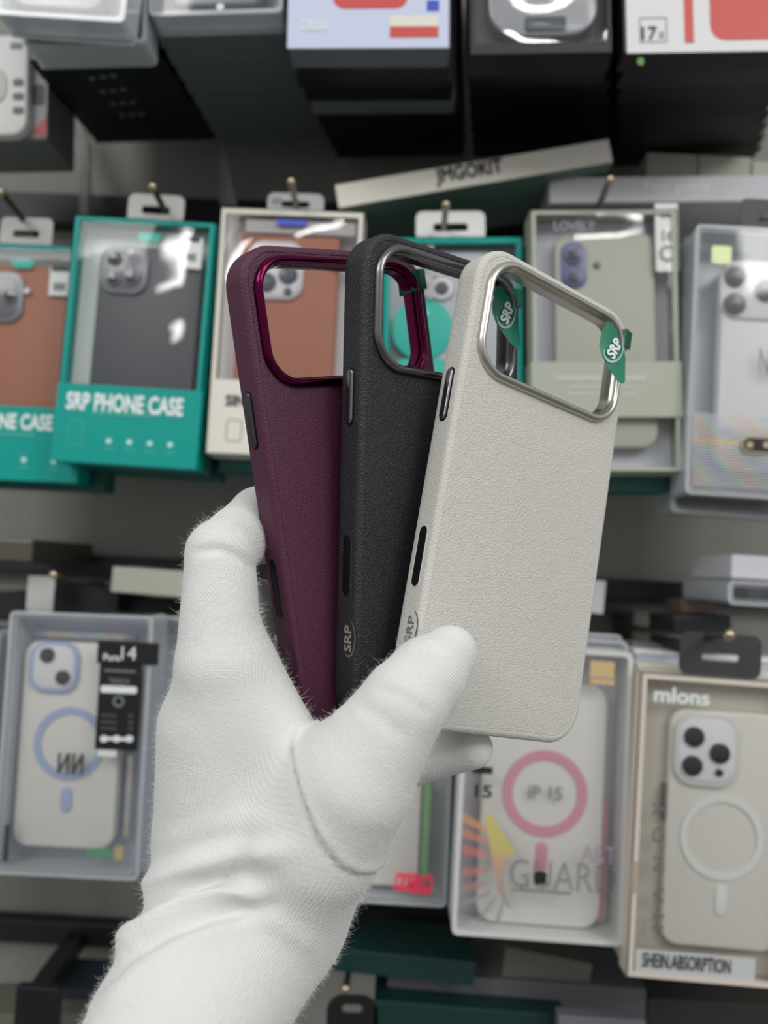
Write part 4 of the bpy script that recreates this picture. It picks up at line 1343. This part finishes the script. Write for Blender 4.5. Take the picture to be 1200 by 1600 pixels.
# knit direction: distance along and around the nearest bones, blended
wsum = np.zeros(len(pts)); kn = np.zeros((len(pts), 2)); dmin = np.full(len(pts), 1e9)
segs = []
for nm, (js, grp) in chains.items():
    if nm in ('web', 'palm'): continue
    s0 = 0.0
    for a, b in zip(js[:-1], js[1:]):
        L = np.linalg.norm(b[:3] - a[:3])
        if not (nm == 'index' and s0 == 0): segs.append((a, b, s0, nm))
        s0 += L
vals = []
for a, b, s0, nm in segs:
    d, t = cone_sdf(pts, a, b)
    ba = b[:3] - a[:3]; L = np.linalg.norm(ba); dirv = ba / L
    rel = pts - a[:3]
    along = rel @ dirv
    view = np.array([0, 0, -1.0]); e1 = view - dirv * (view @ dirv); e1 /= np.linalg.norm(e1); e2 = np.cross(dirv, e1)
    ang = np.arctan2(rel @ e2, rel @ e1)
    rad = .5 * (a[3] + b[3])
    if nm == 'thumb': dd = np.where(gin, d - 6, d + 40)
    else: dd = np.where(gin, d + 40, d)
    vals.append((dd, s0 + along, ang * rad)); dmin = np.minimum(dmin, dd)
for d, al, ar in vals:
    w = np.exp(-(d - dmin) / 4.0); wsum += w
    kn[:, 0] += w * al; kn[:, 1] += w * ar
kn /= wsum[:, None]
gr = np.linalg.norm(kn[E2[:, 0]] - kn[E2[:, 1]], axis=1) / np.maximum(np.linalg.norm(pts[E2[:, 0]] - pts[E2[:, 1]], axis=1), 1e-6)
gm = np.zeros(len(pts)); np.maximum.at(gm, E2[:, 0], gr); np.maximum.at(gm, E2[:, 1], gr)
for _ in range(3):
    g2 = gm.copy(); np.maximum.at(g2, E2[:, 0], gm[E2[:, 1]]); np.maximum.at(g2, E2[:, 1], gm[E2[:, 0]]); gm = g2
kmask = np.clip(3.2 - gm * 1.4, 0, 1)

base = pts[pts[:, 1].argmax()]
base_w = CAM + RWC @ (Vector(base.tolist()) / 1000)
R3 = np.array(RWC)
wp = (pts / 1000) @ R3.T + np.array(CAM) - np.array(base_w)
me = bpy.data.meshes.new('gloved_hand')
me.from_pydata(wp.tolist(), [], faces.tolist())
at_ = me.attributes.new('knit', 'FLOAT_VECTOR', 'POINT')
at_.data.foreach_set('vector', np.concatenate([kn, kmask[:, None]], 1).astype(np.float32).ravel())
for p in me.polygons: p.use_smooth = True
GLOVE = mat('white knit', (224, 224, 220), .95, spec=.1, sheen=.25)
nt = GLOVE.node_tree; N = nt.nodes; Lk = nt.links
an = N.new('ShaderNodeAttribute'); an.attribute_name = 'knit'
sp = N.new('ShaderNodeSeparateXYZ'); Lk.new(an.outputs['Vector'], sp.inputs[0])


def osc(out, freq, phase=0.0):
    m1 = N.new('ShaderNodeMath'); m1.operation = 'MULTIPLY_ADD'; m1.inputs[1].default_value = freq; m1.inputs[2].default_value = phase
    m2 = N.new('ShaderNodeMath'); m2.operation = 'SINE'
    Lk.new(out, m1.inputs[0]); Lk.new(m1.outputs[0], m2.inputs[0])
    return m2.outputs[0]


wale = osc(sp.outputs['Y'], 2 * math.pi / .85)
course = osc(sp.outputs['X'], 2 * math.pi / .62)
tc = N.new('ShaderNodeTexCoord')
nz = N.new('ShaderNodeTexNoise'); nz.inputs['Scale'].default_value = 900; nz.inputs['Detail'].default_value = 3
nz2 = N.new('ShaderNodeTexNoise'); nz2.inputs['Scale'].default_value = 140; nz2.inputs['Detail'].default_value = 3
Lk.new(tc.outputs['Object'], nz.inputs['Vector']); Lk.new(tc.outputs['Object'], nz2.inputs['Vector'])


def mad(a, k, b):
    m1 = N.new('ShaderNodeMath'); m1.operation = 'MULTIPLY_ADD'; m1.inputs[1].default_value = k
    Lk.new(a, m1.inputs[0])
    if isinstance(b, float): m1.inputs[2].default_value = b
    else: Lk.new(b, m1.inputs[2])
    return m1.outputs[0]


def mul(a, b):
    m1 = N.new('ShaderNodeMath'); m1.operation = 'MULTIPLY'
    Lk.new(a, m1.inputs[0]); Lk.new(b, m1.inputs[1])
    return m1.outputs[0]


wale = mul(wale, sp.outputs['Z']); course = mul(course, sp.outputs['Z'])
hgt = mad(wale, .36, mad(course, .2, mad(nz.outputs['Fac'], 2.2, mad(nz2.outputs['Fac'], 1.8, 0.0))))
bp = N.new('ShaderNodeBump'); bp.inputs['Strength'].default_value = .55; bp.inputs['Distance'].default_value = .00022
Lk.new(hgt, bp.inputs['Height']); Lk.new(bp.outputs[0], N['Principled BSDF'].inputs['Normal'])
me.materials.append(GLOVE)
hand = bpy.data.objects.new('gloved_hand', me); C.objects.link(hand)
hand.location = base_w
tag(hand, 'left hand and wrist in a white knitted glove, holding three phone cases', 'hand')
# finished edge: stitches along the thumb seam
vis = np.where(facing > .05)[0]
bm = bmesh.new()
dense = []
for a, b in zip(seam[2:-1], seam[3:]):
    a = np.array(a, float); b = np.array(b, float); n_ = max(2, int(np.linalg.norm(b - a) / 6))
    for k in range(n_): dense.append(a + (b - a) * k / n_)
uv2 = pix(pts)
surf = []
for q in dense:
    k = vis[((uv2[vis] - q) ** 2).sum(1).argmin()]
    surf.append((wp[k], vn[k] @ R3.T))
for i in range(len(surf) - 1):
    a, na = surf[i]; b, nb = surf[i + 1]
    p0 = Vector((a + na * .0001).tolist()); p1 = Vector((b + nb * .0001).tolist())
    if (p1 - p0).length < 1e-5: continue
    mid = (p0 + p1) / 2 + Vector(na.tolist()) * .00012
    tube(bm, [p0.lerp(p1, .08), mid, p0.lerp(p1, .85)], .00015, 5)
link('seam_stitching', bm, mat('white thread', (218, 217, 210), .9), hand, True)
# loose fibres standing off the knit
rng = np.random.default_rng(3)
w_ = np.clip(1.15 - np.abs(facing), .25, 1)
w_ = w_ * (facing > -.35) * (pts[:, 2] < 275)
ids = rng.choice(len(pts), 7500, p=w_ / w_.sum())
vv, ff = [], []
for k in ids:
    p = wp[k]; nrm = vn[k] @ R3.T
    ln = rng.uniform(.0006, .0021) * (2.2 if rng.random() < .09 else 1)
    side_ = rng.normal(size=3); side_ -= nrm * (side_ @ nrm); side_ /= np.linalg.norm(side_)
    tw = np.cross(nrm, side_)
    cur = rng.uniform(.2, 1.0)
    q = [p + nrm * ln * t * (1 - .35 * cur * t) + side_ * ln * cur * t * t + tw * ln * .3 * math.sin(3 * t * cur) for t in (-.1, .33, .66, 1)]
    r_ = [.00003, .000026, .00002, .000008]
    o0 = len(vv)
    for a_, rad in zip(q, r_):
        for c_ in range(3):
            an_ = 2 * math.pi * c_ / 3
            vv.append((a_ + (side_ * math.cos(an_) + tw * math.sin(an_)) * rad).tolist())
    for s_ in range(3):
        for c_ in range(3):
            ff.append((o0 + s_ * 3 + c_, o0 + s_ * 3 + (c_ + 1) % 3, o0 + s_ * 3 + 3 + (c_ + 1) % 3, o0 + s_ * 3 + 3 + c_))
mf = bpy.data.meshes.new('fuzz'); mf.from_pydata(vv, [], ff); mf.materials.append(mat('white fibre', (232, 232, 228), .9))
fz = bpy.data.objects.new('fuzz', mf); C.objects.link(fz); fz.parent = hand; fz['kind'] = 'stuff'
